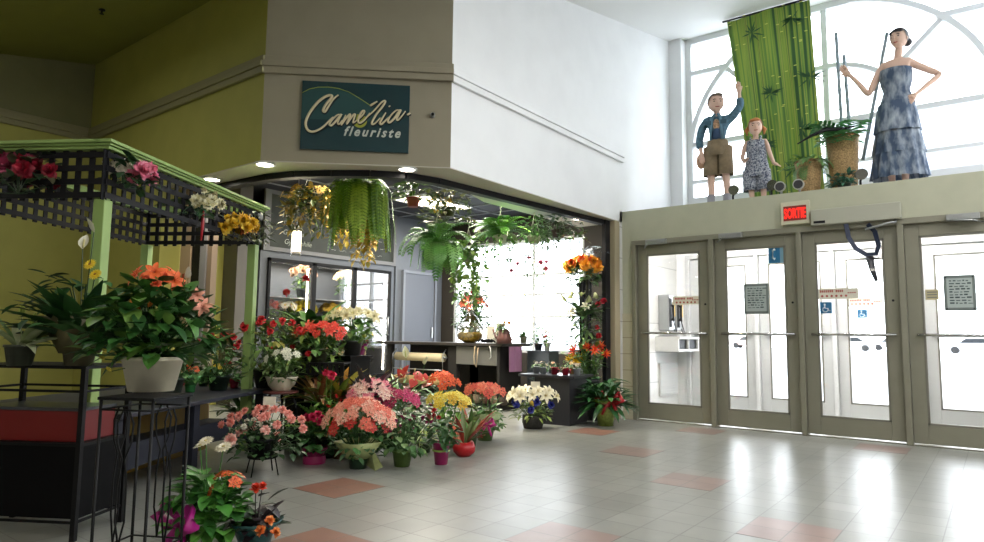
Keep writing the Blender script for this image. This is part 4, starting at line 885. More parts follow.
# ---- rose bush on its wire stand
b0 = fl(262, 474); 
t = thing('wire_plant_stand', 'low black wire stand under the pink roses', 'plant stand', (b0.x, b0.y, 0))
for k in range(4):
    a = k*PI/2+.4; bm = BM(); tube(bm, [(.1*math.cos(a), .1*math.sin(a), .12), (.13*math.cos(a), .13*math.sin(a), 0)], .005, 5); obj('leg', bm, M_black, t)
bm = BM(); lathe(bm, [(.1, .115), (.108, .125), (.0, .125)], 16); obj('ring', bm, M_black, t)
P('potted_rose', 'wide pink rose bush on the low wire stand below the kiosk table', 'potted plant', (b0.x, b0.y, .126), ('plain', .1, .13, '1e1e22'),
  [dict(k='bush', n=230, L=.07, W=.045, H=.26, R=.27, z=.02)], [dict(k='rose', c=('dc8478', 'e8a498'), n=24, s=.062, at=(0, 0, .17), r=(.3, .16), face=FV), dict(k='rose', c=('e8a498', 'f0c4b8'), n=5, s=.085, at=(0, -.1, .1), r=(.2, .1), face=FV), dict(k='rose', c=('e8e4d4',), n=6, s=.05, at=(-.02, -.08, .18), r=(.14, .08), face=FV)], ('2a4c26', '3a5e30', '24401f'), 23, extras=(('card', (.02, .02, .36), .045),))
P('potted_gerbera', 'leafy plant with tall white gerberas and a magenta ribbon in the foreground', 'potted plant', fl(207, 556), ('foil', .1, .15, 'b9bdb0'),
  [dict(k='bush', n=170, L=.11, W=.065, H=.26, R=.15), dict(k='rosette', n=14, L=.17, W=.07, el=(.2, 1.1), dr=1.2)], [dict(k='daisy', c=('e8e0c8', 'd8d0b0', 'c8b870'), n=2, s=.09, pts=((-.06, 0, .5), (.04, .03, .48)), d=(.2, -.4, .8)), dict(k='daisy', c=('e0d8c0', 'c8b870'), n=1, s=.08, pts=((-.02, -.05, .49),)), dict(k='cluster', c=('d86028', 'c84c20'), n=6, s=.07, at=(.12, .02, .28), r=(.07, .09))], ('3f7a2c', '57923a', '2c5a24'), 24, extras=(('bow', 'a01c78', (-.02, -.12, .17), .2),))
P('potted_begonia', 'dark-leaved plant with orange flowers in a teal foil pot in the foreground', 'potted plant', fl(254, 556), ('foil', .09, .14, '1f4a4a'),
  [dict(k='rosette', n=22, L=.17, W=.07, el=(.5, 1.4), dr=.7), dict(k='bush', n=20, L=.1, W=.05, H=.16, R=.1)], [dict(k='carnation', c=('d8401c', 'c83420'), n=2, s=.06, pts=((.02, -.02, .3), (.04, 0, .31))), dict(k='carnation', c=('d87034', 'e0904c'), n=4, s=.055, at=(.13, -.03, .12), r=(.04, .06))], ('2a2026', '332a2c', '2c3a28'), 25, extras=(('band', 'b07a30', .08, 0, .03),))
# ---- kiosk table
def kp(u, v, z=.53): w = KC+Kn*u+Ks*v; return Vector((w.x, w.y, z))
def onk(px, py): return fl(px, py, .53)
foils = [(190, 392, '3f8a4a', 'd8602c', 'cluster', 'small pot in bright green foil with orange flowers on the kiosk table', .05, .085),
 (214, 390, '1c4a44', 'd8bc30', 'daisy', 'small dark teal pot with yellow daffodils on the kiosk table', .05, .07),
 (234, 388, '9a2c40', 'c8c0a0', 'cluster', 'small pot with a dark pink ribbon and pale flowers on the kiosk table', .045, .07),
 (176, 394, 'a01828', 'b0201c', 'bud', 'small pot with a red bow at the near end of the kiosk table', .045, .07),
 (248, 386, '22405a', 'b02c30', 'bud', 'small dark blue pot with red buds on the kiosk table', .045, .07),
 (203, 386, '1f3c26', 'b8b4a4', 'cluster', 'dark green pot of tiny white flowers behind the green foil pot', .05, .08),
 (224, 384, '26323c', 'b02838', 'carnation', 'dark pot with small red carnations at the middle of the kiosk table', .05, .08)]
for i, (px, py, pc, bc, bk, lb, r_, h_) in enumerate(foils):
    P('potted_primula', lb, 'potted plant', onk(px, py), ('foil' if i != 1 else 'plain', r_, h_, pc), [dict(k='bush', n=45, L=.07, W=.04, H=.12, R=.08)],
      [dict(k=bk, c=(bc, bc if bk != 'daisy' else 'c8901c'), n=7, s=.045, at=(0, 0, .15), r=(.07, .05), face=FV)], ('3f7034', '5a8a44'), 30+i, extras=((('bow', 'b01c2c', (0, -.05, .06), .07),) if i == 3 else (('wrap', '6ab06a', .05, .06, .09, .13),) if i == 0 else ()))
P('potted_azalea', 'red azalea bush behind the small pots on the kiosk table', 'potted plant', kp(.2, 1.75), ('plain', .09, .12, '2a3a30'), [dict(k='bush', n=120, L=.08, W=.04, H=.3, R=.2)], [dict(k='carnation', c=('c01c28', 'a81420'), n=9, s=.07, at=(0, 0, .3), r=(.2, .16), face=FV)], ('3a6030', '4f7a40'), 40)
P('potted_ivy', 'tall trailing green plant beside the lily bowl on the kiosk table', 'potted plant', kp(.25, 1.15), ('plain', .1, .14, '3a4438'), [dict(k='bush', n=190, L=.09, W=.045, H=.46, R=.2)], [dict(k='cluster', c=('d8b84a',), n=2, s=.08, pts=((-.02, -.14, .2), (.02, -.12, .17)))], ('4a6a40', '6a8a58', '3a5a34'), 41)
P('potted_carnation', 'large bush of red and coral carnations behind the far kiosk post', 'potted plant', kp(-.05, 2.1), ('plain', .12, .16, '2a2a2a'), [dict(k='bush', n=260, L=.1, W=.045, H=.5, R=.34)], [dict(k='carnation', c=('c8242c', 'd83a3c'), n=14, s=.085, at=(0, 0, .42), r=(.34, .16), face=FV)], ('4a6a34', '66843c', '8a8a3c'), 42)
P('potted_lily', 'green bushy plant with coral star flowers left of the flower cooler', 'potted plant', kp(-.3, 2.35, .45), ('plain', .12, .16, '2a2a2a'), [dict(k='bush', n=240, L=.12, W=.045, H=.55, R=.32)], [dict(k='lily', c=('e0604a', 'd8a040'), n=5, s=.12, at=(.1, 0, .5), r=(.25, .12), face=FV), dict(k='carnation', c=('b82028',), n=4, s=.06, at=(0, -.1, .35), r=(.25, .1), face=FV)], ('5a7a34', '7a943c', '3f5f2c'), 43)
sp0 = kp(-.3, 2.35, 0)
t = thing('black_plant_pedestal', 'black pedestal under the plant with coral star flowers', 'pedestal', (sp0.x, sp0.y, 0))
bm = BM(); box(bm, -.12, .12, -.12, .12, 0, .43); obj('column', bm, M_black, t); bm = BM(); box(bm, -.15, .15, -.15, .15, .43, .45); obj('top', bm, M_black, t)
# white bowl on the little round table
P('potted_gardenia', 'white bowl of small white flowers on the round table by the kiosk', 'potted plant', (ptx[0], ptx[1], .52), ('bowl', .13, .12, 'c9c1ad'), [dict(k='bush', n=170, L=.08, W=.03, H=.24, R=.16)], [dict(k='cluster', c=('dcdcc8',), n=8, s=.08, at=(.06, -.02, .24), r=(.14, .08), face=FV)], ('4a6a34', '708c4c'), 44)
# on the black crate stand
cs = at(323, 362, 'z', .75)
P('potted_kalanchoe', 'scarlet kalanchoe on the black crate stand', 'potted plant', (cs.x-.03, cs.y-.03, .75), ('plain', .09, .12, '4a4a3a'), [dict(k='bush', n=90, L=.1, W=.05, H=.22, R=.2)], [dict(k='cluster', c=('d8301c', 'c02814'), n=20, s=.1, at=(.03, 0, .2), r=(.21, .12), face=FV)], ('3f5f30', '52783a'), 45)
c2 = fl(358, 360, .72)
t = thing('black_plant_pedestal', 'slim black pedestal under the purple foil pot', 'pedestal', (c2.x, c2.y, 0))
bm = BM(); box(bm, -.09, .09, -.09, .09, 0, .7); obj('column', bm, M_black, t); bm = BM(); box(bm, -.11, .11, -.11, .11, .7, .72); obj('top', bm, M_black, t)
P('potted_orchid', 'white starry orchid in a purple foil pot right of the scarlet kalanchoe', 'potted plant', (c2.x, c2.y, .72), ('foil', .085, .16, '7a1c58'), [dict(k='rosette', n=20, L=.26, W=.05, el=(.6, 1.4), dr=1.0), dict(k='bush', n=60, L=.08, W=.04, H=.28, R=.15)], [dict(k='lily', c=('e0dcc8', 'a04858'), n=8, s=.13, at=(-.05, 0, .44), r=(.2, .1), face=FV), dict(k='cluster', c=('c8b83a',), n=4, s=.07, at=(.13, 0, .24), r=(.06, .06)), dict(k='carnation', c=('98204c',), n=3, s=.06, at=(.1, -.05, .18), r=(.06, .03))], ('4f7a3a', '6f964a'), 46)
c3 = Vector((cs.x-.42, cs.y+.2, 0))
t = thing('black_plant_pedestal', 'tall black pedestal behind the crate stand under the big leafy plant', 'pedestal', c3)
bm = BM(); box(bm, -.13, .13, -.13, .13, 0, .78); obj('column', bm, M_black, t); bm = BM(); box(bm, -.16, .16, -.16, .16, .78, .8); obj('top', bm, M_black, t)
P('peace_lily', 'broad-leaved dark green plant in front of the cooler doors', 'potted plant', (c3.x, c3.y, .8), ('plain', .13, .18, '2c2c2c'), [dict(k='rosette', n=46, L=.52, W=.12, el=(.5, 1.35), dr=1.1)], [dict(k='carnation', c=('b01820',), n=2, s=.1, pts=((.0, -.1, .72), (-.3, -.1, .6)))], ('3c6a2c', '55843a', '2c5426'), 47)
c4 = Vector((cs.x-.1, cs.y+.42, 0))
t = thing('black_plant_pedestal', 'black pedestal behind the scarlet kalanchoe under the cream poinsettia', 'pedestal', c4)
bm = BM(); box(bm, -.12, .12, -.12, .12, 0, .78); obj('column', bm, M_black, t); bm = BM(); box(bm, -.14, .14, -.14, .14, .78, .8); obj('top', bm, M_black, t)
P('poinsettia', 'cream poinsettia behind the scarlet kalanchoe', 'potted plant', (c4.x, c4.y, .8), ('plain', .1, .14, '3a3a3a'), [dict(k='bush', n=80, L=.12, W=.06, H=.3, R=.22)], [dict(k='lily', c=('cfc8a0', 'c0b25a'), n=14, s=.13, at=(0, 0, .32), r=(.24, .1), face=FV)], ('4f7a3a', '6a8a44'), 48)
# ---- inside the cooler
kinds = [(-.95, .3, 'carnation', ('b01c28', 'c8482c')), (-.6, 1.0, 'daisy', ('d8d4c4', 'c8a830')), (-.25, 1.0, 'rose', ('d8c83a', 'c8b830')), (.05, .3, 'lily', ('d8a878', 'c88a50')), (.3, 1.0, 'daisy', ('d8b030', 'b07820')), (.75, .3, 'rose', ('d0b890', 'd8c8a0')), (-.95, 1.0, 'carnation', ('c85a48', 'a83030')), (.8, 1.0, 'lily', ('d8d0c0', 'c8a850')), (-.3, 1.55, 'carnation', ('c8a88a', 'b88a6a')), (.6, 1.55, 'cluster', ('d8c8a0', 'c8a050'))]
nm = {'carnation': 'carnations', 'daisy': 'daisies', 'rose': 'roses', 'lily': 'lilies', 'cluster': 'clustered flowers'}
where = {.3: 'bottom', 1.0: 'middle', 1.55: 'top'}
colw = ['dark red', 'white', 'lemon yellow', 'peach', 'golden yellow', 'cream', 'coral red', 'pale cream', 'tan', 'straw coloured']
for i, (y, z, k, cs_) in enumerate(kinds):
    P('flower_bucket', 'bucket of %s %s on the %s shelf inside the cooler' % (colw[i], nm[k], where[z]), 'flower bucket', (XK-.38, 6.78+y, z), ('plain', .09, .16, '3c4448'), [dict(k='bush', n=60, L=.12, W=.04, H=.25, R=.13)], [dict(k=k, c=cs_, n=16, s=.13, at=(0, 0, .36), r=(.2, .12), face=(1, -.4, 0))], ('4f7a3a', '7a9a4a'), 60+i, group='flower buckets in the cooler')

for i, (px, py, lb) in enumerate(((243, 432, 'dark leafy plant on the floor below the far end of the kiosk table'), (300, 430, 'dark leafy plant on the floor behind the pink roses'), (330, 420, 'dark green plant on the floor in front of the black crate stand'), (380, 418, 'dark green plant on the floor left of the counter leg'))):
    P('leafy_plant', lb, 'potted plant', fl(px, py), ('plain', .11, .2, '1f2226'), [dict(k='rosette', n=34, L=.36, W=.06, el=(.5, 1.4), dr=.9), dict(k='bush', n=90, L=.12, W=.05, H=.4, R=.22)], (), (('3a5a2c', '55703a', '2c4424'), ('5a6a34', '3f5428', '7a6a34'))[i % 2], 150+i)
# ---- foreground: big bowl of orange lilies on the wire stand, peace lily on the black stand
wl = at(151, 391, 'z', .74)
P('lily_bowl', 'big leafy plant with orange lily blooms in a white bowl on the wire stand', 'potted plant', (wl.x, wl.y, .742), ('plain', .13, .15, 'd4cdb9'),
  [dict(k='bush', n=330, L=.12, W=.065, H=.33, R=.27, z=.15), dict(k='upright', n=7, H=.42, L=.12, W=.06, m=8), dict(k='rosette', n=18, L=.3, W=.04, el=(.1, .8), dr=.9, z=.17)],
  [dict(k='lily', c=('e0642c', 'c84c20'), n=6, s=.1, at=(0, 0, .47), r=(.1, .05), face=(.6, -.4, 0)), dict(k='carnation', c=('d85a38', 'e07850'), n=3, s=.07, at=(.03, -.02, .44), r=(.08, .05)),
   dict(k='lily', c=('e09a84', 'c87058'), n=2, s=.08, pts=((.16, .1, .42), (.18, .12, .37)), face=(.5, -.5, 0)), dict(k='bud', c=('d88c3a', 'c8742c'), n=3, s=.06, at=(.04, -.08, .34), r=(.06, .04)),
   dict(k='bud', c=('d8cf6a', 'c8b83a'), n=5, s=.055, pts=((-.0, -.2, .2), (.02, -.2, .17), (-.05, -.18, .14), (.0, -.17, .09), (-.26, 0, .17))), dict(k='spathe', c=('d8d4c8', 'c8c0a0'), n=1, s=.08, pts=((.12, .06, .5),))], ('2f5a26', '45722e', '244a20', '5f8238'), 70)
sd = Vector((Kn.x, Kn.y, 0)); se = Vector((Kn.y, -Kn.x, 0))
def os_(u, v, z=.83): w = s0+sd*u+se*v*-1*-1; return Vector((w.x, w.y, z))
gp = at(54, 366, 'z', .83)
P('peace_lily', 'large dark green peace lily with a pale paper collar on the black stand', 'potted plant', (gp.x+.02, gp.y+.1, .831), ('plain', .085, .13, '4a4632'),
  [dict(k='rosette', n=70, L=.4, W=.09, el=(.45, 1.4), dr=.9), dict(k='bush', n=80, L=.1, W=.045, H=.3, R=.28, z=.18)],
  [dict(k='spathe', c=('d8d8c4', 'c8c08a'), n=2, s=.1, pts=((.07, .0, .66), (.0, -.02, .58)), d=(0, 0, 1)), dict(k='daisy', c=('d8b81c', 'e0c83a', '8a5a1c'), n=2, s=.07, pts=((.05, .0, .5), (.07, .02, .45)), d=(.4, -.6, .4))], ('1f4022', '2c5228', '3a6434'), 71, extras=(('wrap', '5a5434', .09, .06, .17, .24), ('band', 'a89c84', .092, .1, .13)))
gq = at(12, 366, 'z', .83)
P('potted_lily', 'pale striped leaves and pale green flower at the far left on the black stand', 'potted plant', (gq.x, gq.y+.03, .831), ('plain', .07, .1, '33382c'), [dict(k='rosette', n=26, L=.26, W=.05, el=(.5, 1.4), dr=.9)], [dict(k='bud', c=('b8c86a', 'a8b85a'), n=2, s=.09, pts=((-.02, 0, .24), (.02, .03, .2)))], ('9aa878', '6a8a50', 'b8c09a'), 72)
gs = at(60, 362, 'z', .83)
bm = BM(); tube(bm, [(0, 0, .165), (.1, .05, .34)], .004, 5)
# ---- garlands fixed to the kiosk valances
def spray(label, px, py, fol, blooms, gr, seed, u=None, big=1):
    # on the long side (u = -0.03) or the near short side (v = -0.03)
    n = Vector((-Kn.x, -Kn.y, 0)) if u is None else Vector((-Ks.x, -Ks.y, 0))
    o = KC+n*.04; d = at(px, py, 'z', 5)-EYE; tt = (o-EYE).dot(n)/d.dot(n); p = EYE+d*tt
    return plant('flower_spray', label, 'flower spray', p, None, fol, [dict(b, face=tuple(n*2.2+Vector((0, 0, -.3)))) for b in blooms], gr, seed, 'silk flower sprays on the kiosk')
spray('pink and white silk spray at the front corner of the kiosk valance', 130, 172, [dict(k='bush', n=60, L=.09, W=.05, H=.2, R=.14, z=-.1)], [dict(k='carnation', c=('d86a86', 'e08aa0'), n=6, s=.13, at=(.06, .05, -.06), r=(.05, .09), stem=0), dict(k='rose', c=('dcd4c0',), n=8, s=.08, at=(-.05, -.04, -.02), r=(.07, .06), stem=0)], ('2c4a28', '1f3a20'), 80)
spray('white silk spray with one broad leaf in the middle of the kiosk valance', 200, 203, [dict(k='bush', n=50, L=.09, W=.04, H=.18, R=.13, z=-.1), dict(k='rosette', n=2, L=.3, W=.17, az=4.1, da=.15, el=(.0, .15), dr=.3, z=0)], [dict(k='rose', c=('dcd8b8', 'c8c090'), n=9, s=.09, at=(.03, .03, -.03), r=(.11, .06), stem=0), dict(k='cluster', c=('8a7a4a',), n=2, s=.08, pts=((.02, .0, .08), (.06, .06, .06)), stem=0)], ('4f7a5a', '3a5f3c', '6a8c62'), 81)
spray('golden yellow silk spray with one orange flower near the far kiosk post', 238, 226, [dict(k='bush', n=30, L=.07, W=.03, H=.2, R=.12, z=-.12)], [dict(k='carnation', c=('d8a81c', 'e0bc3a'), n=16, s=.13, at=(0, 0, -.07), r=(.15, .13), stem=0), dict(k='carnation', c=('d8602c',), n=2, s=.13, at=(.05, .02, -.05), r=(.05, .05), stem=0)], ('5a5a2a', '7a7034'), 82)
spray('grey-green silk spray at the far end of the kiosk valance', 256, 222, [dict(k='bush', n=80, L=.07, W=.03, H=.3, R=.13, z=-.17)], [dict(k='cluster', c=('a8a8a0', '8a8a90'), n=5, s=.07, at=(0, 0, -.04), r=(.1, .1), stem=0)], ('5a6a50', '7a8266', '48583c'), 83)
spray('large pink and red silk spray at the left end of the kiosk valance', 20, 170, [dict(k='bush', n=90, L=.09, W=.05, H=.26, R=.2, z=-.14)], [dict(k='carnation', c=('b85a76', '8c2a48'), n=6, s=.15, at=(-.05, -.02, -.05), r=(.12, .13), stem=0), dict(k='carnation', c=('a01c34', '7c1428'), n=6, s=.12, at=(.1, .04, -.09), r=(.13, .12), stem=0)], ('2c4428', '1f3420', '4a4a34'), 84, u=1)
bm = BM(); tube(bm, [(0, 0, 0), (.004, 0, -.1), (-.006, 0, -.22)], [.008, .012, .006], 5)
rr = KC+Ks*.98-Kn*.03; o = obj('red_ribbon', bm, mat('ribbon_b01c2c', 'b01c2c', .4)); o.location = (rr.x, rr.y, 1.88); tag(o, 'thin red ribbon hanging from the kiosk lattice', 'ribbon')
# ---- hanging plants
def hang(label, px, py, y, pk, fol, blooms=(), gr=('4a7a2c', '6a9a3c'), seed=1, name='hanging_plant', zc=3.1):
    p = at(px, py, 'y', y); return plant(name, label, 'hanging plant', p, pk, fol, blooms, gr, seed, 'hanging plants in the shop mouth', (('hook', zc),))
FERN = lambda n, L, W=.13, **k: dict(k='fern', n=n, L=L, W=W, dr=k.get('dr', 2.2), el=k.get('el', (.1, 1.3)), pn=16)
hang('huge bright green hanging fern with long drooping fronds below the shop sign', 360, 197, 4.55, ('plain', .12, .12, '5a6a3a'), [dict(k='fern', n=120, L=.92, W=.075, el=(.2, 1.3), pn=24, hang=2.3)], (), ('6f9a24', '98b83c', '5f8a24'), 90, zc=3.1)
hang('dark green and yellow ivy basket left of the huge fern', 308, 208, 4.6, ('plain', .11, .11, '2c2c22'), [dict(k='bush', n=170, L=.12, W=.06, H=.32, R=.3, z=-.05), dict(k='trail', n=26, H=.55, L=.1, W=.05, R=.28, z=.1)], [dict(k='cluster', c=('c89a28', 'd8b048'), n=12, s=.12, at=(.05, 0, .1), r=(.3, .1), stem=0)], ('5a6a28', '9a8c34', '3a5024', 'c8a840'), 91)
t = hang('golden leaf garland trailing down in front of the chalkboard', 345, 205, 4.75, ('wicker', .07, .07, '5a4424'), [dict(k='trail', n=16, H=.62, L=.11, W=.05, R=.2, z=.05)], [dict(k='lily', c=('dcb848', 'ccA438'.lower()), n=18, s=.12, at=(.02, 0, -.15), r=(.2, .15), stem=0), dict(k='carnation', c=('b01c20',), n=3, s=.08, at=(.1, -.05, 0), r=(.2, .04), stem=0)], ('d6b848', 'e0cc68', '8a8a34', 'c8b03c'), 92)
t = hang('second golden leaf garland ending in a drooping orange tip', 365, 218, 4.85, ('wicker', .06, .06, '5a4424'), [dict(k='trail', n=11, H=.8, L=.11, W=.055, R=.13, z=.05)], [dict(k='lily', c=('deb444', 'cc9c38'), n=12, s=.11, at=(0, 0, -.3), r=(.13, .2), stem=0), dict(k='carnation', c=('b01c20',), n=2, s=.09, pts=((.26, 0, .02), (.24, -.04, -.04)), stem=0)], ('dcbc4c', 'e4cc6c', 'c4a83c'), 93)
hang('small trailing leafy basket with a dark red pot', 413, 207, 5.0, ('plain', .075, .1, '8a2420'), [dict(k='bush', n=90, L=.1, W=.06, H=.25, R=.2)], (), ('4a6a24', '3a5a20', '6a8034'), 94)
hang('yellow-flecked croton basket beside the red pot', 447, 217, 5.3, ('plain', .1, .1, '3a2f22'), [dict(k='bush', n=150, L=.1, W=.05, H=.36, R=.3, z=-.05)], [dict(k='cluster', c=('b89428', 'c8a838'), n=7, s=.1, at=(-.08, -.05, .1), r=(.16, .1), stem=0)], ('4a5a28', '5a6430', '7a7a34', '36482a'), 95)
hang('wide light green fern in a white pot with drooping fronds', 436, 254, 5.1, ('plain', .09, .11, 'b9b9a0'), [FERN(26, .5, .11, el=(.4, 1.4)), dict(k='fern', n=22, L=.55, W=.08, el=(.3, 1.2), pn=16, hang=2), dict(k='bush', n=60, L=.1, W=.03, H=.2, R=.22)], (), ('639a48', '80b25c', '4f8a3a'), 96)
hang('trailing ivy in a white pot between two ferns', 468, 262, 5.5, ('plain', .085, .1, 'b4b49a'), [dict(k='bush', n=60, L=.09, W=.06, H=.2, R=.18), dict(k='trail', n=20, H=.75, L=.08, W=.06, R=.2, z=.1)], (), ('5f8a3a', '7aa048', '9ab45a'), 97)
hang('bright green fern in a white pot in front of the shop window', 500, 244, 6.0, ('plain', .085, .1, 'b9b9a4'), [FERN(30, .42, .1, dr=1.7, el=(.5, 1.4)), dict(k='trail', n=12, H=.55, L=.06, W=.045, R=.2, z=.1)], (), ('4f8a2c', '6fa03c', '3f7428'), 98)
hang('leafy basket in a pale pot with thin hanging vines', 534, 244, 6.4, ('plain', .08, .09, 'a9a98e'), [dict(k='bush', n=110, L=.09, W=.04, H=.26, R=.22), dict(k='trail', n=10, H=.9, L=.05, W=.025, R=.15, z=.1)], [dict(k='carnation', c=('d0506c', 'e07a90'), n=6, s=.08, at=(0, 0, -.38), r=(.3, .2), stem=0)], ('4a7a34', '5f8c40', '6a9454'), 99)
hang('dark trailing basket nearest the entrance doors', 558, 238, 6.7, ('plain', .09, .1, '3a2c28'), [dict(k='bush', n=150, L=.09, W=.045, H=.36, R=.34, z=-.05), dict(k='trail', n=14, H=.32, L=.07, W=.04, R=.3, z=.08)], (), ('4a6a3c', '5f7a48', '3a5630'), 100)
# ---- counter flowers and pedestal pots
P('flower_vase', 'tall arrangement of coral and red flowers with loose foliage on the counter', 'flower vase', (-6.2, 7.62, .902), ('plain', .07, .22, '6a7468'), [dict(k='upright', n=22, H=.75, L=.12, W=.045, m=8), dict(k='bush', n=300, L=.1, W=.045, H=.75, R=.26)], [dict(k='lily', c=('d86a50', 'c8a050'), n=16, s=.12, at=(0, 0, .45), r=(.22, .22), face=FV), dict(k='carnation', c=('b8242c', 'c83a40'), n=4, s=.09, at=(-.02, 0, .68), r=(.1, .08), face=FV)], ('4f7a3a', '6a9450', '3a602e'), 110)
P('potted_primula', 'yellow and orange flower set in the maroon pitcher', 'potted plant', (-5.32, 7.22, 1.095), None, [dict(k='bush', n=30, L=.09, W=.04, H=.1, R=.08)], [dict(k='carnation', c=('e0a82c', 'd8902c'), n=3, s=.07, at=(.03, 0, .04), r=(.05, .04), stem=0)], ('4f7a3a', '6a9450'), 111)
P('potted_succulent', 'dark green bushy pot left of the maroon pitcher on the counter', 'potted plant', (-5.52, 7.45, .902), ('plain', .06, .09, '2c2c2c'), [dict(k='bush', n=80, L=.08, W=.03, H=.16, R=.11)], (), ('2f4a2a', '3f5f34'), 112)
P('potted_succulent', 'small green plant in a pale pot at the right end of the counter', 'potted plant', (-5.3, 7.65, .902), ('plain', .055, .1, 'a39f90'), [dict(k='rosette', n=22, L=.12, W=.045, el=(.3, 1.4), dr=.6)], (), ('4a6a44', '5f7f50'), 113)
P('potted_ivy', 'airy leafy plant in a dark pot on the grey pedestal', 'potted plant', (-5.28, 8.0, .802), ('plain', .06, .1, '33363a'), [dict(k='bush', n=90, L=.08, W=.04, H=.34, R=.2)], (), ('4a6f44', '6a8a58'), 114)
P('potted_primula', 'small pot with red and yellow flowers on the grey pedestal', 'potted plant', (-5.1, 7.95, .802), ('foil', .05, .1, 'a9a9a0'), [dict(k='bush', n=50, L=.07, W=.03, H=.16, R=.1)], [dict(k='carnation', c=('c83a2c',), n=2, s=.06, pts=((-.03, -.05, .18), (.02, -.06, .2))), dict(k='carnation', c=('d8b02c',), n=2, s=.06, pts=((.04, -.03, .25), (.0, -.03, .27)))], ('4f7a3a', '6a9450'), 115)
for px, py, yy, sd_ in ((516, 398, 8.6, 1), (455, 392, 8.9, 2)): pass
P('potted_ivy', 'green leafy plant on the floor between the counter and the plinth', 'potted plant', (-5.0, 7.75, 0), ('plain', .1, .16, '2c2c2c'), [dict(k='bush', n=130, L=.11, W=.05, H=.45, R=.2)], (), ('4f7a4a', '6a9458', '3a5f38'), 116)
P('potted_ivy', 'pale leafy plant in front of the shop window right of the pedestal', 'potted plant', (-4.75, 8.3, 0), ('plain', .12, .4, '3c4044'), [dict(k='bush', n=150, L=.1, W=.05, H=.5, R=.25)], (), ('6a8a5a', '8aa474', '55764a'), 117)
# ---- plinth ornaments
orn = [(-4.45, 6.7, 'b0b4b8', 'silver ornament pot at the left end of the black plinth', 'cluster', 'a8a098'), (-4.3, 6.62, '9aa0a8', 'silver cup with pale flowers on the black plinth', 'cluster', 'c8b8a0'), (-4.17, 6.66, 'a82c40', 'deep pink mug pot with small flowers on the black plinth', 'cluster', 'c88a6a'), (-4.02, 6.66, 'c02840', 'bright red handled cup on the black plinth', 'bud', '7a9a5a'), (-3.9, 6.72, 'b4b8bc', 'silver bowl with pale buds at the right end of the black plinth', 'rose', 'd0c0b0'), (-4.36, 6.9, '5a6064', 'grey cup behind the silver ones on the black plinth', 'cluster', '9a9488'), (-4.08, 6.92, 'a08a5a', 'straw coloured pot at the back of the black plinth', 'cluster', 'c8a878')]
for i, (x, y, c, lb, bk, bc) in enumerate(orn):
    t = P('mug_planter', lb, 'planter', (x, y, .56), ('plain', .045, .085, c), [dict(k='bush', n=22, L=.05, W=.025, H=.05, R=.05)], [dict(k=bk, c=(bc,), n=4, s=.045, at=(0, 0, .1), r=(.04, .03), stem=0)], ('5a7a4a', '7a9464'), 120+i)
    bm = BM(); tube(bm, [(.04, 0, .065), (.07, 0, .06), (.07, 0, .03), (.038, 0, .02)], .006, 6); obj('handle', bm, mat('pot_'+c, ''), t)
P('heliconia_bucket', 'spiky orange and yellow tropical flowers behind the plinth', 'flower bucket', (-3.98, 7.2, .0), ('plain', .1, .5, '23252a'), [dict(k='upright', n=14, H=.6, L=.16, W=.05, m=5)], [dict(k='bract', c=('d8441c', 'e0702c', 'c8301c'), n=7, s=.17, at=(0, 0, .78), r=(.22, .1), face=FV), dict(k='bract', c=('d8b42c', 'c8a81c'), n=4, s=.15, at=(-.2, -.05, .66), r=(.1, .1), face=FV)], ('4f7a3a', '6a8a34'), 130)
# tall vase arrangement at the right jamb
ta = Vector((-4.12, 7.3, 0))
t = P('tall_flower_arrangement', 'tall black vase arrangement with orange roses on top beside the right jamb', 'flower arrangement', ta, None, [dict(k='bush', n=120, L=.12, W=.06, H=.25, R=.2, z=1.68), dict(k='rosette', n=50, L=.38, W=.06, el=(.2, 1.3), dr=.9, z=1.25), dict(k='bush', n=170, L=.16, W=.05, H=.75, R=.2, z=.75)],
  [dict(k='carnation', c=('e0a02c', 'd88c20'), n=18, s=.18, at=(.02, 0, 1.8), r=(.22, .18), face=FV, stem=0), dict(k='carnation', c=('e0c868', 'd8b848'), n=5, s=.15, at=(-.17, -.05, 1.84), r=(.08, .1), face=FV, stem=0), dict(k='carnation', c=('d8581c', 'e06a28'), n=5, s=.15, at=(.0, -.1, 1.9), r=(.16, .06), face=FV, stem=0), dict(k='cluster', c=('6a7480', '586470'), n=6, s=.14, at=(.12, .05, 2.0), r=(.16, .1), stem=0),
   dict(k='spathe', c=('d8dcae', 'c8c88a'), n=9, s=.18, at=(-.02, -.05, 1.4), r=(.24, .12), face=(.5, -.6, -.2)), dict(k='lily', c=('d8d4c0', 'c8b878'), n=3, s=.14, at=(.05, -.1, 1.28), r=(.18, .1), face=FV), dict(k='carnation', c=('a01828', 'b82034'), n=3, s=.1, at=(.25, .0, 1.38), r=(.06, .07), face=FV), dict(k='carnation', c=('b8242c',), n=2, s=.09, pts=((.17, .0, 1.12), (.19, 0, 1.02)), face=FV)], ('3a5a34', '5a7a4a', '76905a'), 131)
for dx in (-.045, .05):
    bm = BM(); lathe(bm, [(.04, 0), (.03, .4), (.03, 1.2), (.045, 1.72)], 16, c=(dx, 0, 0)); obj('vase', bm, mat('black_glaze', '15161c', .25), t)
bm = BM(); lathe(bm, [(.13, 0), (.13, .02), (.02, .03)], 24); obj('base', bm, M_black, t)
P('peace_lily', 'peace lily in a lime foil pot with a red ribbon beside the tiled wall', 'potted plant', (-3.62, 6.88, 0), ('foil', .125, .26, '8a9a4a'), [dict(k='rosette', n=85, L=.42, W=.085, el=(.35, 1.4), dr=1.1), dict(k='bush', n=110, L=.16, W=.055, H=.36, R=.24)], (), ('2c5a30', '3f7038', '24482a'), 132, extras=(('band', 'a81c24', .15, .22, .26), ('bow', 'b01c28', (.12, -.1, .3), .22)))
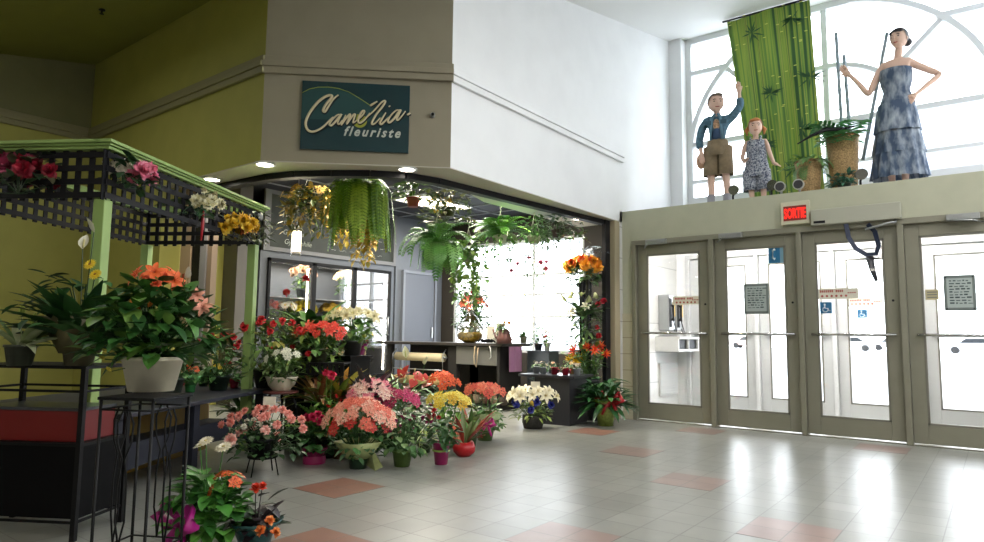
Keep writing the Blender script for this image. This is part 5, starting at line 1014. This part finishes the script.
# flower basket on its low wire stand
fb = fl(533, 428); fb = Vector((fb.x, fb.y, 0))
t = P('flower_basket', 'basket of white lilies with deep blue flowers in front of the black plinth', 'flower basket', fb, ('wicker', .12, .14, '2c2a26'), [dict(k='bush', n=130, L=.09, W=.04, H=.2, R=.22)], [dict(k='lily', c=('e4dcc0', 'c8b468'), n=15, s=.15, at=(0, 0, .3), r=(.27, .11), face=FV), dict(k='carnation', c=('1c2478', '2a348c'), n=9, s=.1, at=(.03, -.1, .18), r=(.28, .13), face=FV), dict(k='cluster', c=('c8a83a',), n=5, s=.08, at=(0, -.1, .22), r=(.15, .08))], ('4f6a34', '7a8a44'), 133, extras=(('card', (.03, .0, .44), .05),))
# ---------------------------------------------------------------- banner, baskets, poles and lamps on the ledge
m = bpy.data.materials.new('bamboo_print_cloth'); m.use_nodes = True; nt = m.node_tree; bs = nt.nodes['Principled BSDF']; bs.inputs['Roughness'].default_value = .7
tc = nt.nodes.new('ShaderNodeTexCoord'); mp = nt.nodes.new('ShaderNodeMapping'); nt.links.new(tc.outputs['UV'], mp.inputs[0])
def node(k, **kw):
    n = nt.nodes.new(k)
    for a, v in kw.items(): setattr(n, a, v)
    return n
mp.inputs['Scale'].default_value = (15, .35, 1)
wv = node('ShaderNodeTexNoise'); wv.noise_dimensions = '2D'; wv.inputs['Scale'].default_value = 1.0; wv.inputs['Detail'].default_value = 1.5; nt.links.new(mp.outputs[0], wv.inputs['Vector'])
cr = node('ShaderNodeValToRGB'); nt.links.new(wv.outputs['Fac'], cr.inputs[0]); el = cr.color_ramp.elements
el[0].position = .34; el[0].color = hexc('2a4d28'); el[1].position = .42; el[1].color = hexc('5c7a30')
for p_, c_ in ((.5, '7f9238'), (.56, '4f7430'), (.62, '8c9440'), (.7, '365c2a')): x = el.new(p_); x.color = hexc(c_)
nt.links.new(cr.outputs[0], bs.inputs['Base Color'])
trn = node('ShaderNodeBsdfTranslucent'); nt.links.new(cr.outputs[0], trn.inputs[0]); mx = node('ShaderNodeMixShader'); mx.inputs[0].default_value = .12
nt.links.new(bs.outputs[0], mx.inputs[1]); nt.links.new(trn.outputs[0], mx.inputs[2]); nt.links.new(mx.outputs[0], nt.nodes['Material Output'].inputs[0])
def bpt(u, v):  # u 0..1 across, v 0..1 downward
    x0_, x1_ = -2.78+.3*v, -1.73+.1*v; x = x0_+(x1_-x0_)*u; z = 5.37-2.77*v; return Vector((x, 8.9+.035*math.sin(u*21)*(.3+v)+.02*math.sin(u*9+v*3), z))
bm = BM(); uv = bm.loops.layers.uv.new('UVMap'); NU, NV = 60, 20; g = [[bm.verts.new(bpt(i/NU, j/NV)) for j in range(NV+1)] for i in range(NU+1)]
for i in range(NU):
    for j in range(NV):
        f = bm.faces.new((g[i][j], g[i][j+1], g[i+1][j+1], g[i+1][j])); f.smooth = True
        for lp, (a, b) in zip(f.loops, ((i, j), (i, j+1), (i+1, j+1), (i+1, j))): lp[uv].uv = (a/NU, b/NV)
t = thing('bamboo_banner', 'tall green fabric banner printed with bamboo hanging in front of the arched window', 'banner', (0, 0, 0))
obj('cloth', bm, m, t)
rnd = random.Random(4); bm = BM(); b2 = BM()
for (u, v) in ((.3, .1), (.8, .08), (.45, .42), (.95, .38), (.8, .62), (.3, .66), (.62, .8)):
    for k in range(12):
        a = rnd.uniform(0, 2*PI); L = rnd.uniform(.1, .22); c = bpt(u, v); e_ = Vector((math.cos(a), 0, math.sin(a)*.8)); q = Vector((-e_.z, 0, e_.x))*.012; c.y = 8.845
        bm.faces.new([bm.verts.new(w) for w in (c, c+e_*L*.5+q, c+e_*L, c+e_*L*.5-q)])
for k in range(70):
    u = rnd.random()*.97; v = rnd.random(); a, b = bpt(u, v), bpt(min(1, u+.035), v); a.y = b.y = 8.85
    b2.faces.new([b2.verts.new(w) for w in (a, b, b+Vector((0, 0, .012)), a+Vector((0, 0, .012)))])
obj('leaf_print', bm, mat('bamboo_leaf_print', '2a5230', .7), t); obj('node_print', b2, mat('bamboo_node_print', 'b4b858', .7), t)
bm = BM(); tube(bm, [(-2.84, 8.9, 5.38), (-1.66, 8.9, 5.38)], .014, 8); obj('rod', bm, M_dark, t)
LZ = 2.6
def wbasket(x, y, r, h, label, seed):
    t = thing('wicker_basket', label, 'basket', (x, y, LZ)); bm = BM(); lathe(bm, [(r*.78, 0), (r*.9, h*.5), (r, h), (r*.93, h), (r*.9, h*.88), (.001, h*.88)], 24); obj('body', bm, mat('wicker_a07c50', 'a88a5e', .7, var=.4, scale=70, bump=.8), t)
    bm = BM(); lathe(bm, [(r*1.0, h-.02), (r*1.05, h-.01), (r*1.0, h+.01)], 24, cap0=False); obj('rim', bm, mat('wicker_rim', '8a6a40', .7, var=.3, scale=60), t); return t
wbasket(-1.29, 8.1, .165, .66, 'tall woven basket under the monstera leaves on the ledge', 1)
wbasket(-1.64, 8.05, .14, .42, 'shorter woven basket next to the bamboo banner on the ledge', 2)
P('monstera', 'split-leaved monstera in the tall woven basket on the ledge', 'potted plant', (-1.27, 8.1, LZ+.59), None, [dict(k='fern', n=12, L=.36, W=.24, el=(.5, 1.4), dr=1.3, pn=8), dict(k='rosette', n=8, L=.26, W=.09, el=(.4, 1.3), dr=.9)], (), ('3f8a4c', '569c5a'), 140)
P('trailing_fern', 'light green fern spilling from the shorter woven basket', 'potted plant', (-1.62, 8.05, LZ+.37), None, [dict(k='bush', n=70, L=.12, W=.03, H=.12, R=.24), FERN(14, .3, .08)], (), ('5a8a4a', '6f9a58'), 141)
P('small_fern', 'small dark green plant on the ledge at the foot of the tall basket', 'potted plant', (-1.25, 7.85, LZ), ('plain', .07, .08, '3a4a3a'), [dict(k='bush', n=90, L=.09, W=.04, H=.15, R=.15)], (), ('3a6a5a', '4a7a62'), 142)
for i, (a, b, lb) in enumerate((((873, 160), (887, 33), 'grey bamboo pole leaning right between the monstera and the woman mannequin'), ((843, 148), (836, 33), 'leftmost upright grey bamboo pole in the tall basket'), ((851, 148), (844, 55), 'shorter upright grey bamboo pole in the tall basket'))):
    ta_, tb_ = (at(a[0]-(10 if i == 0 else 0), a[1], 'y', 8.12), at(*b, 'y', 8.12)); bm = BM(); n = 6; pts = [ta_.lerp(tb_, k/n) for k in range(n+1)]
    tube(bm, pts, .018, 8)
    for p_ in pts[1:-1]: d_ = (tb_-ta_).normalized(); tube(bm, [p_-d_*.008, p_+d_*.008], .021, 8)
    tag(obj('bamboo_pole', bm, mat('grey_bamboo', '8fa0a8', .5)), lb, 'pole', 'grey bamboo poles')
bm = BM(); pts = [(-.36, 0, .0), (-.2, -.04, .06), (-.05, -.05, .1), (.1, -.03, .08), (.22, 0, .1)]; tube(bm, pts, [.008, .016, .024, .02, .008], 7)
o = obj('dark_driftwood', bm, mat('driftwood_dark', '26282c', .7)); o.location = (-1.36, 7.93, LZ+.62); tag(o, 'dark twisted branch laid across the rim of the tall basket', 'branch')
for x, y, lb in ((-2.7+.3, 7.75, 'clip-on silver lamp on the ledge between the boy and girl mannequins'), (-1.97, 7.75, 'clip-on silver lamp on the ledge right of the girl mannequin'), (-1.08, 7.75, 'clip-on silver lamp on the ledge right of the tall basket')):
    t = thing('spot_lamp', lb, 'lamp', (x, y, LZ)); bm = BM(); tube(bm, [(0, 0, 0), (0, 0, .07), (.02, .02, .12)], .012, 7); obj('stem', bm, M_dark, t)
    bm = BM(); tube(bm, [(.02, .09, .15), (.02, .04, .15), (.02, -.04, .13)], [.02, .045, .06], 14); obj('shade', bm, M_chrome, t)
# ---------------------------------------------------------------- mannequins
def skinned(name, segs, mt, parent, sub=2, smooth=True):
    """segs: list of chains; each chain = list of (x,y,z,r); equal points are shared"""
    vs = []; rs = []; es = []; idx = {}
    for ch in segs:
        pv = None
        for x, y, z, r in ch:
            k = (round(x, 4), round(y, 4), round(z, 4))
            if k not in idx: idx[k] = len(vs); vs.append((x, y, z)); rs.append(r)
            if pv is not None: es.append((pv, idx[k]))
            pv = idx[k]
    me = bpy.data.meshes.new(name); me.from_pydata(vs, es, []); o = bpy.data.objects.new(name, me); C.objects.link(o)
    o.modifiers.new('skin', 'SKIN'); s = o.modifiers.new('sub', 'SUBSURF'); s.levels = s.render_levels = sub
    for i, r in enumerate(rs):
        v = me.skin_vertices[0].data[i]; v.radius = r if isinstance(r, tuple) else (r, r); v.use_root = (i == 0)
    bpy.context.view_layer.update()
    m2 = bpy.data.meshes.new_from_object(o.evaluated_get(bpy.context.evaluated_depsgraph_get())); bpy.data.objects.remove(o)
    m2.materials.clear(); m2.materials.append(mt)
    for p_ in m2.polygons: p_.use_smooth = True
    return obj(name, m2, None, parent)
def hand(w, d, s, up=(0, 0, 1), curl=.3, thumb=1):
    """wrist point, direction, size (hand length) -> finger chains"""
    w, d, up = Vector(w), Vector(d).normalized(), Vector(up); side = d.cross(up).normalized(); nrm = side.cross(d).normalized(); ch = []
    palm = w+d*s*.42
    ch.append([(*w, s*.17), (*(w+d*s*.2), (s*.2)), (*palm, s*.22)])
    for k, L in ((-1.5, .42), (-.5, .52), (.5, .5), (1.5, .38)):
        b = palm+side*k*s*.12+d*s*.08; m1 = b+d*s*L*.5-nrm*curl*s*.08; t_ = m1+(d-nrm*curl).normalized()*s*L*.5
        ch.append([(*palm, s*.22), (*b, s*.085), (*m1, s*.07), (*t_, s*.05)])
    tb = w+d*s*.2; b = tb+side*thumb*s*.24+d*s*.1; ch.append([(*tb, s*.2), (*b, s*.08), (*(b+d*s*.22+side*thumb*s*.08), s*.06)])
    return ch
def head(t, c, r, skin, hair, face=(0, -1, 0), style='short', look=0):
    c = Vector(c); M = Matrix.Translation(c) @ Matrix.Rotation(look, 4, 'Z')
    bm = BM(); ball(bm, (0, 0, .1*r), r, 0, 3, (.78, .92, 1.0)); ball(bm, (0, -.18*r, -.55*r), r*.58, 0, 2, (.82, .95, .85))
    ball(bm, (0, -.93*r, -.12*r), r*.14, 0, 1, (.8, 1.1, 1.5))
    for s in (-1, 1): ball(bm, (s*.78*r, .05*r, -.05*r), r*.17, 0, 1, (.5, .8, 1.3))
    bm.transform(M); h = obj('head', bm, skin, t)
    bm = BM()
    for s in (-1, 1): ball(bm, (s*.3*r, -.8*r, .06*r), r*.12, 0, 1, (1.2, .5, .7))
    bm.transform(M); obj('eye', bm, mat('eye_dark', '2c2622', .3), t)
    bm = BM()
    for s in (-1, 1): tube(bm, [(s*.15*r, -.86*r, .26*r), (s*.32*r, -.84*r, .3*r), (s*.46*r, -.76*r, .25*r)], .035*r, 5)
    bm.transform(M); obj('eyebrow', bm, mat('brow_brown', '3a2a22', .6), t)
    bm = BM(); tube(bm, [(-.2*r, -.72*r, -.5*r), (0, -.78*r, -.53*r), (.2*r, -.72*r, -.5*r)], .055*r, 6); bm.transform(M); obj('mouth', bm, mat('lips_red', 'a04a44', .5), t)
    bm = BM()
    ball(bm, (0, .1*r, .2*r), r*1.08, 0, 3, (.8, .93, .98))
    for v in [v for v in bm.verts if v.co.y < -.4*r and v.co.z < .5*r or v.co.z < -.5*r or (v.co.y < -.1*r and v.co.z < .1*r)]: bm.verts.remove(v)
    if style == 'bun': ball(bm, (.45*r, .75*r, -.3*r), r*.45, 0, 2); ball(bm, (.15*r, -.55*r, .72*r), r*.5, 0, 2, (1.25, .7, .55)); ball(bm, (-.35*r, -.5*r, .6*r), r*.36, 0, 2, (1, .8, .7))
    if style == 'tails':
        for s in (-1, 1): tube(bm, [(s*.75*r, .1*r, .1*r), (s*1.05*r, .1*r, -.3*r), (s*.95*r, 0, -.9*r)], [.2*r, .26*r, .08*r], 7)
        ball(bm, (-.1*r, -.55*r, .75*r), r*.45, 0, 2, (1.4, .8, .5))
    if style == 'short': ball(bm, (.1*r, -.5*r, .88*r), r*.42, 0, 2, (1.4, .8, .5))
    bm.transform(M); obj('hair', bm, hair, t)
sk = mat('mannequin_skin', 'dcb8a4', .5, sss=.0)
# woman
t = thing('mannequin', 'woman mannequin in a strapless blue tie-dye dress standing on the ledge, hand on hip', 'mannequin', (-.76, 8.1, LZ), R(4))
W = [[(0, 0, .95, .12), (0, .01, 1.08, .085), (.015, .0, 1.22, .1), (.02, .01, 1.35, .09), (.035, .01, 1.43, .045), (.05, 0, 1.53, .042), (.055, 0, 1.62, .04)],
 [(0, 0, .95, .12), (-.08, 0, .85, .085), (-.085, 0, .5, .055), (-.08, .02, .3, .05), (-.07, .03, .09, .032), (-.08, -.08, .025, .03)],
 [(0, 0, .95, .12), (.08, 0, .85, .085), (.07, -.02, .5, .055), (.06, 0, .3, .05), (.05, .02, .09, .032), (.06, -.1, .025, .03)],
 [(.02, .01, 1.35, .09), (-.1, .01, 1.37, .055), (-.145, .0, 1.32, .042), (-.25, -.03, 1.07, .034), (-.33, -.1, 1.19, .028), (-.41, -.15, 1.29, .02)],
 [(.02, .01, 1.35, .09), (.14, .01, 1.38, .055), (.19, .02, 1.34, .042), (.41, .06, 1.2, .034), (.28, -.02, 1.08, .028), (.19, -.08, .99, .02)]]
W += hand((-.41, -.15, 1.29), (-.6, -.2, .75), .15, (0, 1, 0), .5)+hand((.19, -.08, .99), (-.6, -.3, -.7), .14, (0, -1, 0), .7)
skinned('body', W, sk, t)
head(t, (.055, -.01, 1.645), .105, sk, mat('hair_dark', '2e2a2c', .5), style='bun', look=R(-25))
Mdr = mat('tie_dye_blue', '3d4f68', .7, scale=7, col2='a9b2bc', detail=6)
nt = Mdr.node_tree
for n_ in nt.nodes:
    if n_.type == 'VALTORGB': n_.color_ramp.elements[0].position = .42; n_.color_ramp.elements[1].position = .72
mp = nt.nodes.new('ShaderNodeMapping'); mp.inputs['Scale'].default_value = (2.2, 2.2, .8); tcn = [n_ for n_ in nt.nodes if n_.type == 'TEX_COORD'][0]; nn = [n_ for n_ in nt.nodes if n_.type == 'TEX_NOISE'][0]
nt.links.new(tcn.outputs['Object'], mp.inputs[0]); nt.links.new(mp.outputs[0], nn.inputs['Vector'])
def skirt(bm, prof, n=56, fold=.06, k=9, c=(0, 0), sy=.78, ph=0):
    rings = []
    zt, zb = prof[0][1], prof[-1][1]
    for r, z in prof:
        f = (zt-z)/(zt-zb)
        rings.append([bm.verts.new((c[0]+r*(1+fold*f*math.sin(k*2*PI*i/n+ph))*math.cos(2*PI*i/n), c[1]+sy*r*(1+fold*f*math.sin(k*2*PI*i/n+ph))*math.sin(2*PI*i/n), z)) for i in range(n)])
    for i in range(len(rings)-1):
        for q in range(n): f = bm.faces.new((rings[i+1][q], rings[i+1][(q+1) % n], rings[i][(q+1) % n], rings[i][q])); f.smooth = True
bm = BM(); skirt(bm, [(.15, 1.31), (.158, 1.25), (.148, 1.16), (.125, 1.07), (.145, 1.0), (.172, .92)], fold=.0, c=(.01, 0), sy=.88); obj('bodice', bm, Mdr, t)
bm = BM()
skirt(bm, [(.172, .93), (.195, .8), (.215, .62)], k=10, sy=.88); skirt(bm, [(.195, .68), (.225, .5), (.24, .38)], k=12, ph=1, fold=.08); skirt(bm, [(.23, .44), (.245, .26), (.26, .12)], k=14, ph=2, fold=.1)
obj('skirt', bm, Mdr, t)
# boy
t = thing('mannequin', 'boy mannequin in a denim jacket and khaki shorts on the ledge, one arm raised', 'mannequin', (-2.68, 8.1, LZ), R(10))
B = [[(0, 0, .82, .07), (0, 0, .95, .055), (0, 0, 1.1, .06), (0, .01, 1.17, .05), (.0, 0, 1.22, .042), (-.005, 0, 1.32, .04)],
 [(0, 0, .82, .07), (-.075, 0, .75, .075), (-.09, 0, .42, .048), (-.09, .01, .28, .045), (-.085, .02, .08, .032), (-.09, -.09, .03, .033)],
 [(0, 0, .82, .07), (.075, 0, .75, .075), (.09, -.01, .42, .048), (.1, .0, .28, .045), (.1, .02, .08, .032), (.12, -.09, .03, .033)],
 [(0, 0, 1.1, .06), (-.13, 0, 1.12, .05), (-.18, .0, 1.05, .038), (-.22, 0, .86, .032), (-.19, -.06, .71, .024)],
 [(0, 0, 1.1, .06), (.13, 0, 1.13, .05), (.17, -.01, 1.14, .038), (.27, -.02, 1.26, .032), (.27, -.04, 1.43, .024)]]
B += hand((-.19, -.06, .71), (.1, -.2, -1), .14, (0, -1, 0), .4)+hand((.27, -.04, 1.43), (-.1, -.1, 1), .14, (0, 1, 0), .3, -1)
skinned('body', B, sk, t)
head(t, (-.01, -.01, 1.335), .115, sk, mat('hair_grey_brown', '6a5a4e', .6), style='short', look=R(20))
Mdn = mat('denim_blue', '4f7284', .75, var=.25, scale=30); Mk = mat('khaki_cloth', '83735a', .75, var=.12, scale=20)
J = [[(0, .015, .83, .105), (0, .015, 1.0, .11), (0, .015, 1.1, .115), (0, .02, 1.15, .075)], [(0, .015, 1.1, .115), (-.135, 0, 1.12, .066), (-.185, .0, 1.05, .056), (-.225, 0, .88, .05), (-.205, -.045, .77, .046)], [(0, .015, 1.1, .115), (.135, 0, 1.13, .066), (.18, -.01, 1.14, .056), (.28, -.02, 1.27, .05), (.275, -.035, 1.37, .046)]]
skinned('denim_jacket', J, Mdn, t)
bm = BM(); ball(bm, (0, -.06, .92), .08, 0, 2, (.8, .95, 1.2)); obj('undershirt', bm, mat('navy_shirt', '2f4a6a', .7), t)
bm = BM(); ball(bm, (.0, -.06, 1.05), .06, 0, 2, (.75, .95, 1.35)); obj('shirt_print', bm, mat('orange_print', 'c8a080', .7, var=.4, scale=40), t)
bm = BM()
for s in (-1, 1): box(bm, s*.09-.035, s*.09+.035, -.135, -.118, 1.04, 1.09)
obj('jacket_pocket', bm, mat('denim_blue_dark', '3c5c6c', .75), t)
bm = BM()
for s in (-1, 1): tube(bm, [(s*.02, -.06, 1.19), (s*.05, -.105, 1.13), (s*.062, -.118, 1.0), (s*.07, -.115, .85)], [.018, .02, .015, .014], 6)
obj('jacket_lapel', bm, mat('denim_blue_light', '64889a', .75), t)
bm = BM(); skirt(bm, [(.118, .86), (.132, .8), (.14, .72), (.12, .66)], fold=.02, sy=.92)
for s in (-1, 1): lathe(bm, [(.085, .78), (.09, .6), (.095, .42), (.088, .42)], 20, c=(s*.088, 0, 0), cap0=False)
obj('shorts', bm, Mk, t)
for s in (-1, 1):
    bm = BM(); lathe(bm, [(.045, .18), (.048, .06), (.05, .0)], 14, c=(s*.095, 0, 0)); obj('sock', bm, mat('grey_sock', '9a9aa0', .8), t)
bm = BM(); ball(bm, (0, 0, 0), .05, 0, 2, (1, .5, 1.8)); o = obj('cloth_bag', bm, mat('tan_cloth', 'b58f74', .7), t); o.location = (-.2, -.03, .62); o.scale = (1.2, 1, 1.2)
# girl
t = thing('mannequin', 'girl mannequin with red hair and a dark patterned romper on the ledge', 'mannequin', (-2.22, 8.1, LZ), R(8))
G_ = [[(0, 0, .52, .08), (0, 0, .63, .07), (0, 0, .75, .075), (0, 0, .8, .035), (0, 0, .85, .034), (0, 0, .93, .032)],
 [(0, 0, .52, .08), (-.06, 0, .46, .055), (-.065, 0, .26, .04), (-.065, 0, .15, .036), (-.06, .01, .06, .027), (-.065, -.06, .022, .025)],
 [(0, 0, .52, .08), (.06, 0, .46, .055), (.07, 0, .26, .04), (.07, 0, .15, .036), (.07, .01, .06, .027), (.08, -.06, .022, .025)],
 [(0, 0, .75, .075), (-.1, 0, .77, .036), (-.13, 0, .73, .03), (-.16, 0, .59, .026), (-.13, -.07, .52, .02)],
 [(0, 0, .75, .075), (.1, 0, .77, .036), (.12, 0, .73, .03), (.16, -.01, .58, .026), (.2, -.06, .47, .02)]]
G_ += hand((-.13, -.07, .52), (.4, -.6, .3), .1, (0, 0, 1), .4)+hand((.2, -.06, .47), (.6, -.3, -.4), .1, (0, 0, 1), .2, -1)
skinned('body', G_, sk, t)
head(t, (0, -.01, .945), .1, sk, mat('hair_copper', 'b8743c', .6), style='tails', look=R(10))
Mrp = mat('patterned_navy', '2f3a56', .75, scale=55, col2='b0b4bc', detail=1)
bm = BM(); skirt(bm, [(.1, .78), (.112, .7), (.118, .55), (.145, .4), (.15, .33)], fold=.04, sy=.8)
for s in (-1, 1): lathe(bm, [(.085, .42), (.09, .28), (.092, .17), (.086, .17)], 20, c=(s*.072, 0, 0), cap0=False)
for s in (-1, 1): tube(bm, [(s*.05, -.085, .76), (s*.06, -.03, .835), (s*.06, .05, .78)], .009, 5)
obj('romper', bm, Mrp, t)
# ---------------------------------------------------------------- light
w = bpy.data.worlds.new('overcast_sky'); bpy.context.scene.world = w; w.use_nodes = True; nt = w.node_tree
bg = nt.nodes['Background']; tc = nt.nodes.new('ShaderNodeTexCoord'); sp = nt.nodes.new('ShaderNodeSeparateXYZ'); cr = nt.nodes.new('ShaderNodeValToRGB')
nt.links.new(tc.outputs['Generated'], sp.inputs[0]); nt.links.new(sp.outputs[2], cr.inputs[0])
cr.color_ramp.elements[0].position = 0; cr.color_ramp.elements[0].color = (.85, .9, .95, 1); cr.color_ramp.elements[1].position = .5; cr.color_ramp.elements[1].color = (.88, .94, 1, 1)
nt.links.new(cr.outputs[0], bg.inputs[0]); bg.inputs[1].default_value = WORLD
def portal(x0, x1, z0, z1, y):
    l = bpy.data.lights.new('window_portal', 'AREA'); l.shape = 'RECTANGLE'; l.size = x1-x0; l.size_y = z1-z0; l.cycles.is_portal = True
    o = bpy.data.objects.new('window_portal', l); C.objects.link(o); o.location = ((x0+x1)/2, y, (z0+z1)/2); o.rotation_euler = (-PI/2, 0, 0)
portal(-3.5, .2, 3, 5.5, YO+.2); portal(-3.6, .25, 0, 2.2, YO+.2); portal(-8.1, -5.3, .7, 2.7, YO+.2)
def lampfix(x, y, z, label, power, group, r=.07, spot=True):
    t = thing('ceiling_downlight', label, 'downlight', (x, y, z), 0, group)
    bm = BM(); lathe(bm, [(r, -.012), (r+.02, -.012), (r+.022, 0), (r, 0)], 24, cap0=False); obj('trim_ring', bm, M_white_fr, t)
    bm = BM(); lathe(bm, [(r, -.006), (r, -.001)], 24, cap1=True); obj('lens', bm, M_lamp, t)
    l = bpy.data.lights.new('downlight_bulb', 'SPOT'); l.energy = power; l.spot_size = R(130); l.spot_blend = .8; l.color = (1, .9, .7); l.shadow_soft_size = .06
    o = bpy.data.objects.new('downlight_bulb', l); C.objects.link(o); o.location = (0, 0, -.03); o.parent = t
for (px, py), lb in zip(((212, 178), (265, 163), (407, 168), (524, 203), (578, 218)), ('leftmost round downlight in the soffit, beside the lattice kiosk', 'round downlight in the soffit left of the green shop sign', 'round downlight in the soffit under the right end of the shop sign', 'round downlight under the white bulkhead above the hanging ferns', 'round downlight under the white bulkhead nearest the entrance doors')):
    p = at(px, py, 'z', 2.47); lampfix(p.x, p.y, 2.462, lb, 22, 'downlights in the shop front soffit')
# shop ceiling panels
for (x, y, lb) in ((-5.55, 5.35, 'bright rectangular ceiling light panel above the golden garland'), (-5.3, 6.25, 'bright rectangular ceiling light panel behind the hanging red pot'), (-7.0, 7.6, 'rectangular ceiling light panel deep in the flower shop')):
    t = thing('ceiling_light', lb, 'ceiling light', (x, y, 3.1), 0, 'light panels in the shop ceiling')
    bm = BM(); box(bm, -.3, .3, -.6, .6, -.03, 0); obj('frame', bm, M_white_fr, t)
    bm = BM(); box(bm, -.27, .27, -.57, .57, -.036, -.03); obj('diffuser', bm, mat('ceiling_panel_glow', 'fff4dc', emit=6), t)
    arealight('shop_panel', (x, y, 3.05), .5, 1.1, 60)
# unseen fill lights added under the hall ceiling behind the camera
for x in (-6.6, -2.2, 1.4):
    for y in (-3.5, -.8):
        arealight('hall_fill', (x, y, ceilz(y)-.04), .6, .6, HALL*{-6.6: .28, -2.2: .2, 1.4: .9}[x]*(1 if y > -2 else .4), (1, .94, .82))
t = thing('ceiling_light', 'added fill strip light on the vestibule ceiling between the two rows of doors', 'ceiling light', (-1.7, 7.95, 2.5))  # invented fixture, put in to brighten the outer doors
bm = BM(); box(bm, -1.6, 1.6, -.06, .06, -.05, 0); obj('housing', bm, M_white_fr, t)
bm = BM(); box(bm, -1.55, 1.55, -.05, .05, -.06, -.05); obj('diffuser', bm, mat('ceiling_panel_glow', 'fff4dc', emit=6), t)  # glowing face of the added fill strip, same glow as the shop panels
for x, y, s in ((1.6, 2.2, 1.0), (1.6, 5.0, 1.3), (-.6, 3.6, .5), (-6.4, 1.4, .13)): arealight('hall_fill', (x, y, ceilz(y)-.04), .7, .7, HALL*s, (1, .98, .96))  # more added fill lights, out of view, to brighten the walls
arealight('vestibule_fill', (-1.7, 7.95, 2.42), 3.0, .1, 90, (1, .97, .93), (R(35), 0, 0))  # fill light of the added strip, tilted at the outer doors
sc = bpy.context.scene
sc.view_settings.view_transform = 'Standard'; sc.view_settings.look = 'None'; sc.view_settings.gamma = 1; sc.view_settings.use_curve_mapping = False
sc.view_settings.exposure = EXPO
sc.cycles.use_denoising = True; sc.cycles.max_bounces = 10; sc.cycles.diffuse_bounces = 5; sc.cycles.glossy_bounces = 4; sc.cycles.transparent_max_bounces = 16; sc.cycles.transmission_bounces = 6
sc.cycles.sample_clamp_indirect = 8; sc.cycles.caustics_reflective = False; sc.cycles.caustics_refractive = False
